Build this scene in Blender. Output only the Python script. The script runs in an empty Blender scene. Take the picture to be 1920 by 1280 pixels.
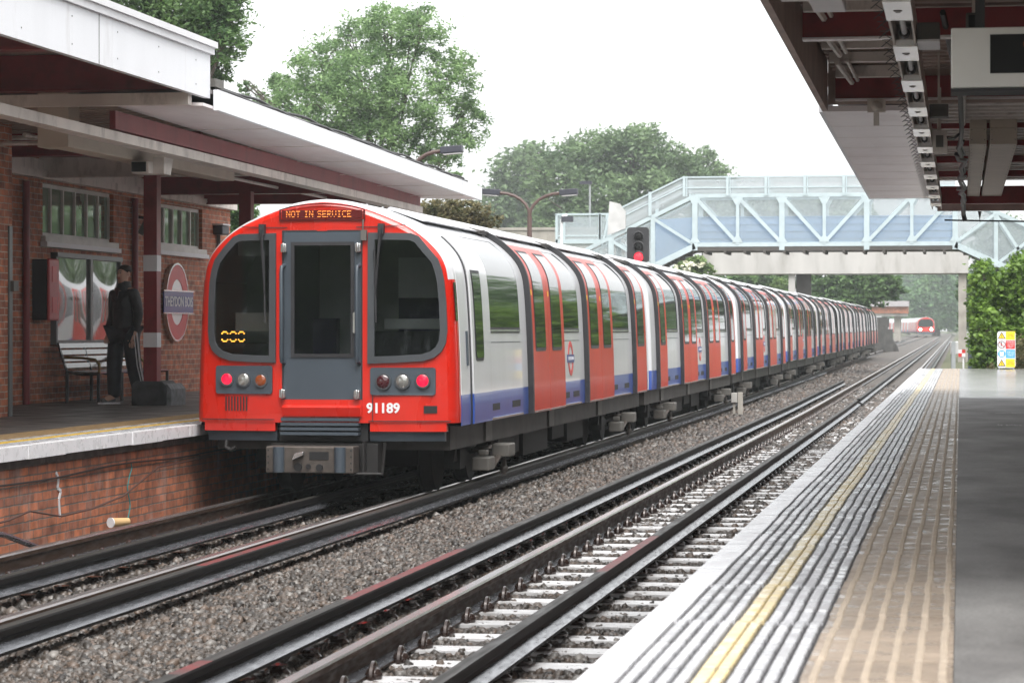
import bpy, bmesh, math, random
import numpy as np
from mathutils import Vector, Matrix
R = math.radians
random.seed(7); rng = np.random.default_rng(11)
SC = bpy.context.scene
COL = SC.collection

# ------------------------------------------------------------------ camera
HC = 1.62                       # eye height over the rail tops
TH = math.atan(841 / 5000.0)    # track direction against the optical axis
cam_d = bpy.data.cameras.new('camera'); cam = bpy.data.objects.new('camera', cam_d); COL.objects.link(cam)
cam.location = (0, 0, HC); cam.rotation_euler = (R(90), 0, TH)
cam_d.sensor_width = 36; cam_d.lens = 36 * 5000 / 1920.0
cam_d.shift_y = -19.5 / 1920
cam_d.clip_start = 0.2; cam_d.clip_end = 3000
cam_d.dof.use_dof = True; cam_d.dof.focus_distance = 27.0; cam_d.dof.aperture_fstop = 8.0
SC.camera = cam

# ------------------------------------------------------------------ world, sun, exposure
SUN_EL, SUN_AZ = R(58), R(158)
w = bpy.data.worlds.new('World'); SC.world = w; w.use_nodes = True
nt = w.node_tree; bg = nt.nodes['Background']
sky = nt.nodes.new('ShaderNodeTexSky'); sky.sky_type = 'NISHITA'; sky.sun_disc = False
sky.sun_elevation = SUN_EL; sky.sun_rotation = SUN_AZ; sky.air_density = 1.0; sky.dust_density = 4.0
hs = nt.nodes.new('ShaderNodeHueSaturation'); hs.inputs['Saturation'].default_value = 0.10
nt.links.new(sky.outputs[0], hs.inputs['Color']); cl = nt.nodes.new('ShaderNodeMix'); cl.data_type = 'RGBA'; cl.inputs['Factor'].default_value = 0.6; cl.inputs['B'].default_value = (3.9, 3.95, 4.0, 1)   # even rain cloud over the clear sky
nt.links.new(hs.outputs[0], cl.inputs['A']); nt.links.new(cl.outputs['Result'], bg.inputs['Color'])
bg.inputs['Strength'].default_value = 0.12
sd = bpy.data.lights.new('sun', 'SUN'); sun = bpy.data.objects.new('sun', sd); COL.objects.link(sun)
sd.energy = 1.3; sd.angle = R(45); sd.color = (1, 0.97, 0.93)
sun.rotation_euler = (R(90) - SUN_EL, 0, R(22))     # high behind the right shoulder, veiled
SC.view_settings.view_transform = 'Standard'; SC.view_settings.look = 'None'
SC.view_settings.gamma = 1.0; SC.view_settings.use_curve_mapping = False
SC.view_settings.exposure = 1.8
SC.cycles.use_denoising = True
SC.cycles.max_bounces = 8; SC.cycles.transparent_max_bounces = 12; SC.cycles.volume_bounces = 0
SC.cycles.sample_clamp_indirect = 6

# ------------------------------------------------------------------ helpers
def rise(y):                    # the line climbs very gently beyond the platform
    return 0.0 if y < 55 else 0.0023 * (y - 55)
F_, S_, C_, HY = 5000.0, math.sin(TH), math.cos(TH), 620.5
def ony(px, py, Y):             # where a sight line meets the upright plane at distance Y along the track
    k = (px - 960) / F_; x = (k * Y * C_ - Y * S_) / (C_ + k * S_); Z = -x * S_ + Y * C_
    return Vector((x, Y, HC + (HY - py) / F_ * Z))
def ppm(Y): return F_ / (Y * C_)

class MB:
    def __init__(s): s.v = []; s.f = []; s.m = []; s.sm = []
    def add(s, vs, fs, m=0, smooth=False):
        b = len(s.v); s.v.extend([tuple(p) for p in vs])
        for f in fs: s.f.append(tuple(i + b for i in f)); s.m.append(m); s.sm.append(smooth)
    def box(s, x0, x1, y0, y1, z0, z1, m=0, mtx=None):
        vs = [(x, y, z) for x in (x0, x1) for y in (y0, y1) for z in (z0, z1)]
        if mtx is not None: vs = [mtx @ Vector(p) for p in vs]
        s.add(vs, [(0, 1, 3, 2), (4, 6, 7, 5), (0, 4, 5, 1), (2, 3, 7, 6), (0, 2, 6, 4), (1, 5, 7, 3)], m); return s
    def bar(s, a, b, wd, h, m=0, up=(0, 0, 1)):
        a, b = Vector(a), Vector(b); d = (b - a).normalized(); up = Vector(up)
        r = d.cross(up)
        if r.length < 1e-4: r = d.cross(Vector((1, 0, 0)))
        r.normalize(); u = r.cross(d).normalized()
        vs = [p + r * sx * wd / 2 + u * sz * h / 2 for p in (a, b) for sx in (-1, 1) for sz in (-1, 1)]
        s.add(vs, [(0, 1, 3, 2), (4, 6, 7, 5), (0, 4, 5, 1), (2, 3, 7, 6), (0, 2, 6, 4), (1, 5, 7, 3)], m); return s
    def tube(s, pts, r, n=8, m=0, cap=True):
        pts = [Vector(p) for p in pts]; rs = r if isinstance(r, (list, tuple)) else [r] * len(pts)
        vs = []; prev = None
        for i, p in enumerate(pts):
            d = (pts[min(i + 1, len(pts) - 1)] - pts[max(i - 1, 0)]).normalized()
            if prev is None:
                a = d.cross(Vector((0, 0, 1)))
                if a.length < 1e-3: a = d.cross(Vector((1, 0, 0)))
            else:
                a = prev - d * prev.dot(d)
            a.normalize(); prev = a; b = d.cross(a)
            for k in range(n):
                t = 2 * math.pi * k / n; vs.append(p + (a * math.cos(t) + b * math.sin(t)) * rs[i])
        fs = []
        for i in range(len(pts) - 1):
            for k in range(n):
                k2 = (k + 1) % n; fs.append((i * n + k, i * n + k2, (i + 1) * n + k2, (i + 1) * n + k))
        s.add(vs, fs, m, True)
        if cap:
            b0 = len(s.v) - len(vs)
            s.f.append(tuple(b0 + k for k in range(n))); s.m.append(m); s.sm.append(False)
            s.f.append(tuple(b0 + (len(pts) - 1) * n + k for k in range(n))); s.m.append(m); s.sm.append(False)
        return s
    def prism(s, poly, y0, y1, m=0, axis='y'):      # polygon in x,z swept along y (or in y,z along x, or x,y along z)
        n = len(poly)
        P = {'y': lambda p, t: (p[0], t, p[1]), 'x': lambda p, t: (t, p[0], p[1]), 'z': lambda p, t: (p[0], p[1], t)}[axis]
        vs = [P(p, y0) for p in poly] + [P(p, y1) for p in poly]
        s.add(vs, [tuple(range(n)), tuple(range(2 * n - 1, n - 1, -1))] + [(i, (i + 1) % n, n + (i + 1) % n, n + i) for i in range(n)], m); return s
    def sphere(s, c, r, nu=12, nv=8, m=0, sc=(1, 1, 1)):
        vs = []; fs = []
        for j in range(nv + 1):
            ph = math.pi * j / nv
            for i in range(nu):
                t = 2 * math.pi * i / nu
                vs.append((c[0] + r * sc[0] * math.sin(ph) * math.cos(t), c[1] + r * sc[1] * math.sin(ph) * math.sin(t), c[2] + r * sc[2] * math.cos(ph)))
        for j in range(nv):
            for i in range(nu):
                i2 = (i + 1) % nu; fs.append((j * nu + i, j * nu + i2, (j + 1) * nu + i2, (j + 1) * nu + i))
        s.add(vs, fs, m, True); return s
    def build(s, name, mats, parent=None, bevel=0, recalc=True, world=True):
        me = bpy.data.meshes.new(name); me.from_pydata(s.v, [], s.f)
        for m in (mats if isinstance(mats, (list, tuple)) else [mats]): me.materials.append(m)
        me.polygons.foreach_set('material_index', s.m); me.polygons.foreach_set('use_smooth', s.sm)
        if recalc:
            bm = bmesh.new(); bm.from_mesh(me); bmesh.ops.remove_doubles(bm, verts=bm.verts, dist=1e-5)
            bmesh.ops.recalc_face_normals(bm, faces=bm.faces); bm.to_mesh(me); bm.free()
        me.update()
        if any(s.sm): me.set_sharp_from_angle(angle=R(38))
        o = bpy.data.objects.new(name, me); COL.objects.link(o)
        if parent is not None:
            o.parent = parent
            if world and parent.parent is None: o.location = [-c for c in parent.location]
        if bevel:
            b = o.modifiers.new('bevel', 'BEVEL'); b.width = bevel; b.segments = 2; b.limit_method = 'ANGLE'; b.angle_limit = R(40)
        return o

def tag(o, label=None, cat=None, group=None, kind=None):
    if label: o['label'] = label
    if cat: o['category'] = cat
    if group: o['group'] = group
    if kind: o['kind'] = kind
    return o
def thing(name, label, cat, loc, group=None):
    o = bpy.data.objects.new(name, None); COL.objects.link(o); o.location = loc; o.empty_display_size = 0.2
    return tag(o, label, cat, group)
def copy_tree(o, parent=None):
    c = o.copy(); COL.objects.link(c)
    if parent is not None: c.parent = parent
    for ch in list(o.children): copy_tree(ch, c)
    return c

# ------------------------------------------------------------------ materials
def mat(name, col, rough=0.5, metal=0.0, var=0.12, vs=3.0, bump=0.0, bs=40.0, coat=0.0, dirt=None, dscale=1.2, dlo=0.5, dhi=0.72, rvar=0.0, stretch=(1, 1, 1), emit=None, es=0.0, spec=0.5, isl=0.0, orand=0.0):
    m = bpy.data.materials.new(name); m.use_nodes = True; t = m.node_tree; N = t.nodes; L = t.links
    p = N['Principled BSDF']; p.inputs['Roughness'].default_value = rough; p.inputs['Metallic'].default_value = metal
    p.inputs['Specular IOR Level'].default_value = spec
    p.inputs['Coat Weight'].default_value = coat; p.inputs['Coat Roughness'].default_value = 0.04
    g = N.new('ShaderNodeNewGeometry'); mp = N.new('ShaderNodeMapping'); mp.inputs['Scale'].default_value = stretch
    L.new(g.outputs['Position'], mp.inputs['Vector'])
    no = N.new('ShaderNodeTexNoise'); no.inputs['Scale'].default_value = vs; no.inputs['Detail'].default_value = 6
    L.new(mp.outputs[0], no.inputs['Vector'])
    r = N.new('ShaderNodeValToRGB'); e = r.color_ramp.elements
    e[0].position = 0.3; e[1].position = 0.7
    e[0].color = tuple(c * (1 - var) for c in col) + (1,); e[1].color = tuple(min(1, c * (1 + var)) for c in col) + (1,)
    L.new(no.outputs['Fac'], r.inputs[0]); out = r.outputs[0]
    if dirt:
        n2 = N.new('ShaderNodeTexNoise'); n2.inputs['Scale'].default_value = dscale; n2.inputs['Detail'].default_value = 8; n2.inputs['Roughness'].default_value = 0.65
        L.new(mp.outputs[0], n2.inputs['Vector'])
        mr = N.new('ShaderNodeMapRange'); mr.inputs['From Min'].default_value = dlo; mr.inputs['From Max'].default_value = dhi
        L.new(n2.outputs['Fac'], mr.inputs['Value'])
        mx = N.new('ShaderNodeMix'); mx.data_type = 'RGBA'; mx.inputs['B'].default_value = tuple(dirt) + (1,)
        L.new(mr.outputs[0], mx.inputs['Factor']); L.new(out, mx.inputs['A']); out = mx.outputs['Result']
    for amt, node, sock in ((isl, None, 'Random Per Island'), (orand, 'ShaderNodeObjectInfo', 'Random')):
        if amt:
            src = g.outputs[sock] if node is None else N.new(node).outputs[sock]
            ma = N.new('ShaderNodeMapRange'); ma.inputs['To Min'].default_value = 1 - amt; ma.inputs['To Max'].default_value = 1 + amt * .7; L.new(src, ma.inputs['Value'])
            vm = N.new('ShaderNodeVectorMath'); vm.operation = 'SCALE'; L.new(out, vm.inputs[0]); L.new(ma.outputs[0], vm.inputs['Scale']); out = vm.outputs[0]
    L.new(out, p.inputs['Base Color'])
    if rvar:
        rr = N.new('ShaderNodeMapRange'); rr.inputs['From Min'].default_value = 0.35; rr.inputs['From Max'].default_value = 0.65
        rr.inputs['To Min'].default_value = max(0.02, rough - rvar); rr.inputs['To Max'].default_value = rough + rvar
        n3 = N.new('ShaderNodeTexNoise'); n3.inputs['Scale'].default_value = vs * 1.7; n3.inputs['Detail'].default_value = 5
        L.new(mp.outputs[0], n3.inputs['Vector']); L.new(n3.outputs['Fac'], rr.inputs['Value']); L.new(rr.outputs[0], p.inputs['Roughness'])
    if bump:
        nb = N.new('ShaderNodeTexNoise'); nb.inputs['Scale'].default_value = bs; nb.inputs['Detail'].default_value = 5
        L.new(g.outputs['Position'], nb.inputs['Vector'])
        b = N.new('ShaderNodeBump'); b.inputs['Strength'].default_value = bump; b.inputs['Distance'].default_value = 0.02
        L.new(nb.outputs['Fac'], b.inputs['Height']); L.new(b.outputs[0], p.inputs['Normal'])
    if emit:
        p.inputs['Emission Color'].default_value = tuple(emit) + (1,); p.inputs['Emission Strength'].default_value = es
    return m

def brick_mat(name, c1, c2, mortar, stain=None, slo=0.55, shi=0.75, rough=0.75):
    m = bpy.data.materials.new(name); m.use_nodes = True; t = m.node_tree; N = t.nodes; L = t.links; p = N['Principled BSDF']
    p.inputs['Roughness'].default_value = rough
    g = N.new('ShaderNodeNewGeometry'); sp = N.new('ShaderNodeSeparateXYZ'); L.new(g.outputs['Position'], sp.inputs[0])
    sn = N.new('ShaderNodeSeparateXYZ'); L.new(g.outputs['Normal'], sn.inputs[0])
    ab = N.new('ShaderNodeMath'); ab.operation = 'ABSOLUTE'; L.new(sn.outputs['X'], ab.inputs[0])
    gt = N.new('ShaderNodeMath'); gt.operation = 'GREATER_THAN'; gt.inputs[1].default_value = 0.5; L.new(ab.outputs[0], gt.inputs[0])
    mx = N.new('ShaderNodeMix'); L.new(gt.outputs[0], mx.inputs['Factor']); L.new(sp.outputs['X'], mx.inputs['A']); L.new(sp.outputs['Y'], mx.inputs['B'])
    cb = N.new('ShaderNodeCombineXYZ'); L.new(mx.outputs['Result'], cb.inputs['X']); L.new(sp.outputs['Z'], cb.inputs['Y'])
    wv = N.new('ShaderNodeTexNoise'); wv.inputs['Scale'].default_value = 9; L.new(g.outputs['Position'], wv.inputs['Vector'])
    va = N.new('ShaderNodeVectorMath'); va.operation = 'MULTIPLY_ADD'; va.inputs[1].default_value = (0.014, 0.014, 0)
    L.new(wv.outputs['Color'], va.inputs[0]); L.new(cb.outputs[0], va.inputs[2])
    b = N.new('ShaderNodeTexBrick'); b.inputs['Scale'].default_value = 1.0; b.inputs['Brick Width'].default_value = 0.225; b.inputs['Row Height'].default_value = 0.075
    b.inputs['Mortar Size'].default_value = 0.007; b.inputs['Mortar Smooth'].default_value = 0.25; b.inputs['Bias'].default_value = -0.1
    b.inputs['Color1'].default_value = c1 + (1,); b.inputs['Color2'].default_value = c2 + (1,); b.inputs['Mortar'].default_value = mortar + (1,)
    L.new(va.outputs[0], b.inputs['Vector'])
    n = N.new('ShaderNodeTexNoise'); n.inputs['Scale'].default_value = 7; n.inputs['Detail'].default_value = 8; L.new(g.outputs['Position'], n.inputs['Vector'])
    rp = N.new('ShaderNodeValToRGB'); rp.color_ramp.elements[0].position = 0.3; rp.color_ramp.elements[0].color = (0.45, 0.45, 0.45, 1)
    rp.color_ramp.elements[1].position = 0.72; rp.color_ramp.elements[1].color = (1.4, 1.35, 1.3, 1); L.new(n.outputs['Fac'], rp.inputs[0])
    mu = N.new('ShaderNodeMix'); mu.data_type = 'RGBA'; mu.blend_type = 'MULTIPLY'; mu.inputs['Factor'].default_value = 0.85
    L.new(b.outputs['Color'], mu.inputs['A']); L.new(rp.outputs[0], mu.inputs['B']); out = mu.outputs['Result']
    if stain:
        n2 = N.new('ShaderNodeTexNoise'); n2.inputs['Scale'].default_value = 2.0; n2.inputs['Detail'].default_value = 9; n2.inputs['Roughness'].default_value = 0.7
        st = N.new('ShaderNodeMapping'); st.inputs['Scale'].default_value = (1, 1.6, 0.7); L.new(g.outputs['Position'], st.inputs[0]); L.new(st.outputs[0], n2.inputs['Vector'])
        mr = N.new('ShaderNodeMapRange'); mr.inputs['From Min'].default_value = slo; mr.inputs['From Max'].default_value = shi; mr.inputs['To Max'].default_value = 0.7
        L.new(n2.outputs['Fac'], mr.inputs['Value'])
        m3 = N.new('ShaderNodeMix'); m3.data_type = 'RGBA'; m3.inputs['B'].default_value = stain + (1,)
        L.new(mr.outputs[0], m3.inputs['Factor']); L.new(out, m3.inputs['A']); out = m3.outputs['Result']
    L.new(out, p.inputs['Base Color'])
    bp = N.new('ShaderNodeBump'); bp.inputs['Strength'].default_value = 0.7; bp.inputs['Distance'].default_value = 0.01; bp.invert = True
    L.new(b.outputs['Fac'], bp.inputs['Height']); L.new(bp.outputs[0], p.inputs['Normal'])
    return m

def glass_mat(name, tint, fr=0.06):
    m = bpy.data.materials.new(name); m.use_nodes = True; t = m.node_tree; N = t.nodes; L = t.links
    N.remove(N['Principled BSDF']); o = N['Material Output']
    tr = N.new('ShaderNodeBsdfTransparent'); tr.inputs[0].default_value = tint + (1,)
    gl = N.new('ShaderNodeBsdfGlossy'); gl.inputs['Roughness'].default_value = 0.02; gl.inputs['Color'].default_value = (0.9, 0.95, 0.95, 1)
    fn = N.new('ShaderNodeFresnel'); fn.inputs['IOR'].default_value = 1.42
    ad = N.new('ShaderNodeMath'); ad.operation = 'ADD'; ad.inputs[1].default_value = fr; L.new(fn.outputs[0], ad.inputs[0])
    mx = N.new('ShaderNodeMixShader'); L.new(ad.outputs[0], mx.inputs[0]); L.new(tr.outputs[0], mx.inputs[1]); L.new(gl.outputs[0], mx.inputs[2])
    L.new(mx.outputs[0], o.inputs['Surface']); return m

def mesh_mat(name, col, fac):            # fine wire mesh, far below the size of a pixel
    m = bpy.data.materials.new(name); m.use_nodes = True; t = m.node_tree; N = t.nodes; L = t.links; p = N['Principled BSDF']; o = N['Material Output']
    p.inputs['Base Color'].default_value = col + (1,); p.inputs['Roughness'].default_value = 0.5
    tr = N.new('ShaderNodeBsdfTransparent'); mx = N.new('ShaderNodeMixShader')
    g = N.new('ShaderNodeNewGeometry'); wv = N.new('ShaderNodeTexNoise'); wv.inputs['Scale'].default_value = 2.0; L.new(g.outputs['Position'], wv.inputs['Vector'])
    mr = N.new('ShaderNodeMapRange'); mr.inputs['To Min'].default_value = fac - 0.02; mr.inputs['To Max'].default_value = fac + 0.02; L.new(wv.outputs['Fac'], mr.inputs['Value'])
    L.new(mr.outputs[0], mx.inputs[0]); L.new(tr.outputs[0], mx.inputs[1]); L.new(p.outputs[0], mx.inputs[2]); L.new(mx.outputs[0], o.inputs['Surface']); return m

def leaf_mat(name, ca, cb, scale=0.8, trans=0.35):
    m = bpy.data.materials.new(name); m.use_nodes = True; t = m.node_tree; N = t.nodes; L = t.links; o = N['Material Output']; p = N['Principled BSDF']
    p.inputs['Roughness'].default_value = 0.5; p.inputs['Specular IOR Level'].default_value = 0.35
    g = N.new('ShaderNodeNewGeometry'); n = N.new('ShaderNodeTexNoise'); n.inputs['Scale'].default_value = scale; n.inputs['Detail'].default_value = 4; L.new(g.outputs['Position'], n.inputs['Vector'])
    a = N.new('ShaderNodeMath'); a.operation = 'MULTIPLY_ADD'; a.inputs[1].default_value = 0.45; L.new(g.outputs['Random Per Island'], a.inputs[0])
    s = N.new('ShaderNodeMath'); s.operation = 'MULTIPLY_ADD'; s.inputs[1].default_value = 1.5; s.inputs[2].default_value = -0.5; L.new(n.outputs['Fac'], s.inputs[0]); L.new(s.outputs[0], a.inputs[2])
    r = N.new('ShaderNodeValToRGB'); r.color_ramp.elements[0].position = 0.15; r.color_ramp.elements[1].position = 0.85
    r.color_ramp.elements[0].color = ca + (1,); r.color_ramp.elements[1].color = cb + (1,); L.new(a.outputs[0], r.inputs[0]); L.new(r.outputs[0], p.inputs['Base Color'])
    tl = N.new('ShaderNodeBsdfTranslucent'); L.new(r.outputs[0], tl.inputs[0]); mx = N.new('ShaderNodeMixShader'); mx.inputs[0].default_value = trans
    L.new(p.outputs[0], mx.inputs[1]); L.new(tl.outputs[0], mx.inputs[2]); L.new(mx.outputs[0], o.inputs['Surface']); return m

M = {}
M['red'] = mat('train_red', (0.52, 0.013, 0.004), 0.3, var=0.06, coat=0.5, dirt=(0.36, 0.016, 0.009), dscale=2.2, dlo=0.55, dhi=0.85, stretch=(1, 1, 0.3), rvar=0.08)
M['doorred'] = mat('door_red', (0.52, 0.024, 0.007), 0.3, var=0.10, coat=0.10, spec=0.2, vs=1.5, dirt=(0.30, 0.02, 0.012), dscale=2.5, dlo=0.55, dhi=0.85, stretch=(1, 1, 0.3))
M['body'] = mat('body_white', (0.60, 0.61, 0.63), 0.32, var=0.04, coat=0.45, dirt=(0.45, 0.44, 0.43), dscale=2.5, dlo=0.55, dhi=0.9, stretch=(1, 1, 0.25))
M['blue'] = mat('body_blue', (0.03, 0.080, 0.34), 0.3, var=0.08, coat=0.4)
M['roofgrey'] = mat('roof_grey', (0.55, 0.56, 0.58), 0.3, var=0.1, dirt=(0.28, 0.27, 0.27), dscale=3, stretch=(1, 0.3, 1))
M['trim'] = mat('trim_grey', (0.048, 0.062, 0.078), 0.4, var=0.08)
M['rubber'] = mat('rubber', (0.022, 0.022, 0.025), 0.5, var=0.2)
M['black'] = mat('black', (0.008, 0.008, 0.009), 0.6, var=0.3)
M['frame'] = mat('frame_grey', (0.05, 0.055, 0.062), 0.4, var=0.1)
M['under'] = mat('underframe', (0.055, 0.05, 0.047), 0.6, var=0.3, dirt=(0.03, 0.026, 0.022), dscale=4)
M['dark'] = mat('dark_gear', (0.008, 0.007, 0.007), 0.7, var=0.3)  # near-black base carries the deep shade beneath the cars
M['boxgrey'] = mat('box_grey', (0.10, 0.094, 0.085), 0.55, var=0.15, dirt=(0.12, 0.105, 0.09), dscale=6)
M['coupler'] = mat('coupler_steel', (0.088, 0.075, 0.066), 0.5, metal=0.4, var=0.2, vs=12, dirt=(0.07, 0.06, 0.055), dscale=9)
M['chrome'] = mat('chrome', (0.6, 0.6, 0.6), 0.25, metal=0.9, var=0.1)
M['carglass'] = mat('carriage_glass', (0.012, 0.017, 0.016), 0.03, var=0.2, spec=0.9, coat=0.4)
M['cabglass'] = glass_mat('cab_glass', (0.66, 0.68, 0.68), 0.0)
M['caboff'] = mat('cab_interior', (0.33, 0.34, 0.31), 0.6, var=0.1)
M['cabdark'] = mat('cab_desk', (0.02, 0.02, 0.03), 0.5, var=0.2)
M['cabwhite'] = mat('cab_panel', (0.55, 0.56, 0.55), 0.5)
M['seatblue'] = mat('seat_moquette', (0.03, 0.02, 0.09), 0.8)
M['lampred'] = mat('lamp_red_lit', (0.30, 0.004, 0.006), 0.12, emit=(1, 0.008, 0.05), es=0.45)
M['lampdark'] = mat('lamp_red_unlit', (0.05, 0.008, 0.012), 0.1, coat=1)
M['lampclear'] = mat('lamp_clear', (0.35, 0.35, 0.33), 0.12, metal=0.6, coat=1)
M['lampamber'] = mat('lamp_amber', (0.22, 0.05, 0.012), 0.12, coat=1)
M['led'] = mat('led_amber', (0.5, 0.2, 0.02), 0.5, emit=(1, 0.42, 0.05), es=1.6)
M['leddim'] = mat('led_dim', (0.4, 0.1, 0.02), 0.5, emit=(1, 0.30, 0.05), es=0.6)
M['dispred'] = mat('display_red', (0.09, 0.006, 0.006), 0.25, var=0.2)
M['white'] = mat('white_paint', (0.70, 0.70, 0.72), 0.5, var=0.04)
M['fascia'] = mat('fascia_white', (0.74, 0.75, 0.78), 0.4, var=0.04, dirt=(0.47, 0.46, 0.46), dscale=3, dlo=0.55, dhi=0.85, stretch=(1, 1, 0.2))
M['cream'] = mat('cream_paint', (0.64, 0.585, 0.54), 0.5, var=0.12, dirt=(0.20, 0.165, 0.15), dscale=4, dlo=0.52, dhi=0.8, stretch=(1, 1, 0.4))
M['tan'] = mat('tan_duct', (0.52, 0.45, 0.37), 0.55, var=0.08)
M['soffit'] = mat('soffit_paint', (0.74, 0.69, 0.695), 0.35, var=0.05, dirt=(0.56, 0.48, 0.48), dscale=1.6, dlo=0.48, dhi=0.8, stretch=(1, 0.4, 1))
M['maroon'] = mat('maroon_steel', (0.22, 0.018, 0.022), 0.4, var=0.15, dirt=(0.13, 0.013, 0.015), dscale=5)
M['maroonlit'] = mat('maroon_daylit', (0.19, 0.024, 0.028), 0.5, var=0.12, dirt=(0.12, 0.014, 0.017), dscale=4, stretch=(1, 1, 0.3))  # lit copy of the maroon steel: daylight put into the edge beam's colour
M['brown'] = mat('brown_ceiling', (0.40, 0.31, 0.27), 0.6, var=0.2)
M['felt'] = mat('roof_felt', (0.16, 0.15, 0.15), 0.6, var=0.3, vs=6, dirt=(0.35, 0.34, 0.34), dscale=5)
M['brickwall'] = brick_mat('station_brick', (0.48, 0.155, 0.072), (0.26, 0.085, 0.046), (0.44, 0.35, 0.28))
M['brickplat'] = brick_mat('platform_brick', (0.54, 0.19, 0.095), (0.30, 0.12, 0.08), (0.17, 0.145, 0.125), stain=(0.48, 0.41, 0.37), slo=0.52, shi=0.78)
M['brickband'] = mat('dark_band', (0.11, 0.10, 0.095), 0.8, var=0.4, vs=6, dirt=(0.22, 0.19, 0.18), dscale=5)  # dark grey band along the top of the platform wall
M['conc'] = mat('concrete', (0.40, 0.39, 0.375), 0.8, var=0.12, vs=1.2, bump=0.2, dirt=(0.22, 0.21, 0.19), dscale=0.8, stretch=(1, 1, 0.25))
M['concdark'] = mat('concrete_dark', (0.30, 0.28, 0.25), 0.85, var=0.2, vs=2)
M['plinth'] = mat('plinth_black', (0.035, 0.037, 0.04), 0.6, var=0.5, vs=9, bump=0.2)
M['plinthgrey'] = mat('plinth_grey', (0.17, 0.18, 0.19), 0.7, var=0.4, vs=10, bump=0.2)
M['nosing'] = mat('nosing_white', (0.75, 0.75, 0.77), 0.35, var=0.05, vs=8, rvar=0.15, dirt=(0.5, 0.49, 0.48), dscale=9, dlo=0.62, dhi=0.85)
M['slab'] = mat('slab_grey', (0.46, 0.465, 0.485), 0.32, var=0.18, vs=7, rvar=0.22, isl=0.16, dirt=(0.38, 0.38, 0.39), dscale=5)
M['yellow'] = mat('yellow_line', (0.66, 0.53, 0.27), 0.32, var=0.12, vs=9, rvar=0.2, dirt=(0.55, 0.48, 0.34), dscale=7, dlo=0.40)
M['groove'] = mat('groove_dark', (0.035, 0.033, 0.036), 0.45, var=0.3)
M['tactile'] = mat('tactile_tan', (0.28, 0.225, 0.175), 0.38, var=0.14, vs=5, rvar=0.2, isl=0.14, dirt=(0.23, 0.18, 0.14), dscale=4)
M['tacridge'] = mat('tactile_ridge', (0.305, 0.247, 0.187), 0.5, var=0.12, vs=9)
M['railtop'] = mat('rail_polished', (0.52, 0.49, 0.48), 0.25, metal=0.9, var=0.15, vs=(6), stretch=(8, 0.4, 8))
M['railweb'] = mat('rail_rust', (0.05, 0.028, 0.018), 0.55, spec=0.25, var=0.3, vs=6, stretch=(3, 0.5, 3), rvar=0.15)
M['railside'] = mat('rail_dark', (0.007, 0.006, 0.006), 0.55, spec=0.15, var=0.3, stretch=(3, 0.4, 3))
M['railfoot'] = mat('rail_foot_wet_sheen', (0.13, 0.135, 0.15), 0.22, metal=0.6, var=0.25, vs=8, stretch=(3, 0.5, 3), rvar=0.08)  # wet steel, with the sky sheen on the foot put into its colour
M['sleeper'] = mat('sleeper_concrete', (0.58, 0.575, 0.58), 0.38, orand=0.25, var=0.15, vs=9, rvar=0.15, dirt=(0.34, 0.31, 0.29), dscale=4, dlo=0.55, dhi=0.8, bump=0.15)
M['clip'] = mat('clip_steel', (0.035, 0.022, 0.018), 0.25, var=0.3, metal=0.3, coat=0.6)
M['pbridge'] = mat('pale_blue_steel', (0.41, 0.485, 0.51), 0.45, var=0.08, dirt=(0.28, 0.31, 0.31), dscale=2.5, dlo=0.6, dhi=0.85)
M['bluepanel'] = mat('blue_panel', (0.20, 0.32, 0.50), 0.4, var=0.06, vs=0.8)
M['wmesh'] = mesh_mat('wire_mesh', (0.36, 0.41, 0.43), 0.30)
M['wmesh2'] = mesh_mat('wire_mesh_upper', (0.42, 0.46, 0.48), 0.42)
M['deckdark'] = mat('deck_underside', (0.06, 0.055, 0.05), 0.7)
M['lampbrown'] = mat('lamp_post_brown', (0.085, 0.052, 0.045), 0.5, var=0.2)
M['lamphead'] = mat('lamp_head', (0.035, 0.037, 0.05), 0.45)
M['lampglass'] = mat('lamp_lens', (0.5, 0.5, 0.5), 0.2)
M['signalblack'] = mat('signal_black', (0.022, 0.022, 0.025), 0.6, var=0.2)
M['signalred'] = mat('signal_red_lit', (0.4, 0.006, 0.01), 0.2, emit=(1, 0.02, 0.035), es=0.9)
M['signred'] = mat('sign_red', (0.55, 0.03, 0.03), 0.4)
M['signblue'] = mat('sign_blue', (0.03, 0.045, 0.21), 0.3)
M['signsky'] = mat('sign_light_blue', (0.08, 0.33, 0.62), 0.4)
M['signyel'] = mat('sign_yellow', (0.80, 0.55, 0.02), 0.4)
M['posterframe'] = mat('poster_frame', (0.12, 0.13, 0.13), 0.4)
M['posterglass'] = mat('poster_glazing', (0.14, 0.13, 0.13), 0.05, var=0.6, vs=1.6, spec=1.0, coat=0.9)
M['postera'] = mat('poster_print', (0.30, 0.28, 0.27), 0.06, var=0.7, vs=2.2, coat=1.0, dirt=(0.25, 0.04, 0.03), dscale=1.3, dlo=0.5, dhi=0.55, spec=0.9)
M['benchwood'] = mat('bench_slats', (0.045, 0.035, 0.03), 0.25, var=0.2, coat=0.4)
M['benchiron'] = mat('bench_iron', (0.02, 0.02, 0.02), 0.4)
M['brass'] = mat('bench_arm_brass', (0.30, 0.20, 0.05), 0.35, metal=0.6)
M['winframe'] = mat('window_frame', (0.62, 0.61, 0.58), 0.5)
M['winglass'] = mat('window_glass', (0.17, 0.25, 0.18), 0.03, var=0.3, vs=1.5, spec=1.0, coat=1.0)  # green base stands in for the trees mirrored in the panes
M['cable'] = mat('cable_black', (0.015, 0.014, 0.014), 0.5)
M['cablerust'] = mat('cable_rusty', (0.09, 0.045, 0.035), 0.6)
M['cup'] = mat('paper_cup', (0.55, 0.36, 0.17), 0.6)
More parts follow.
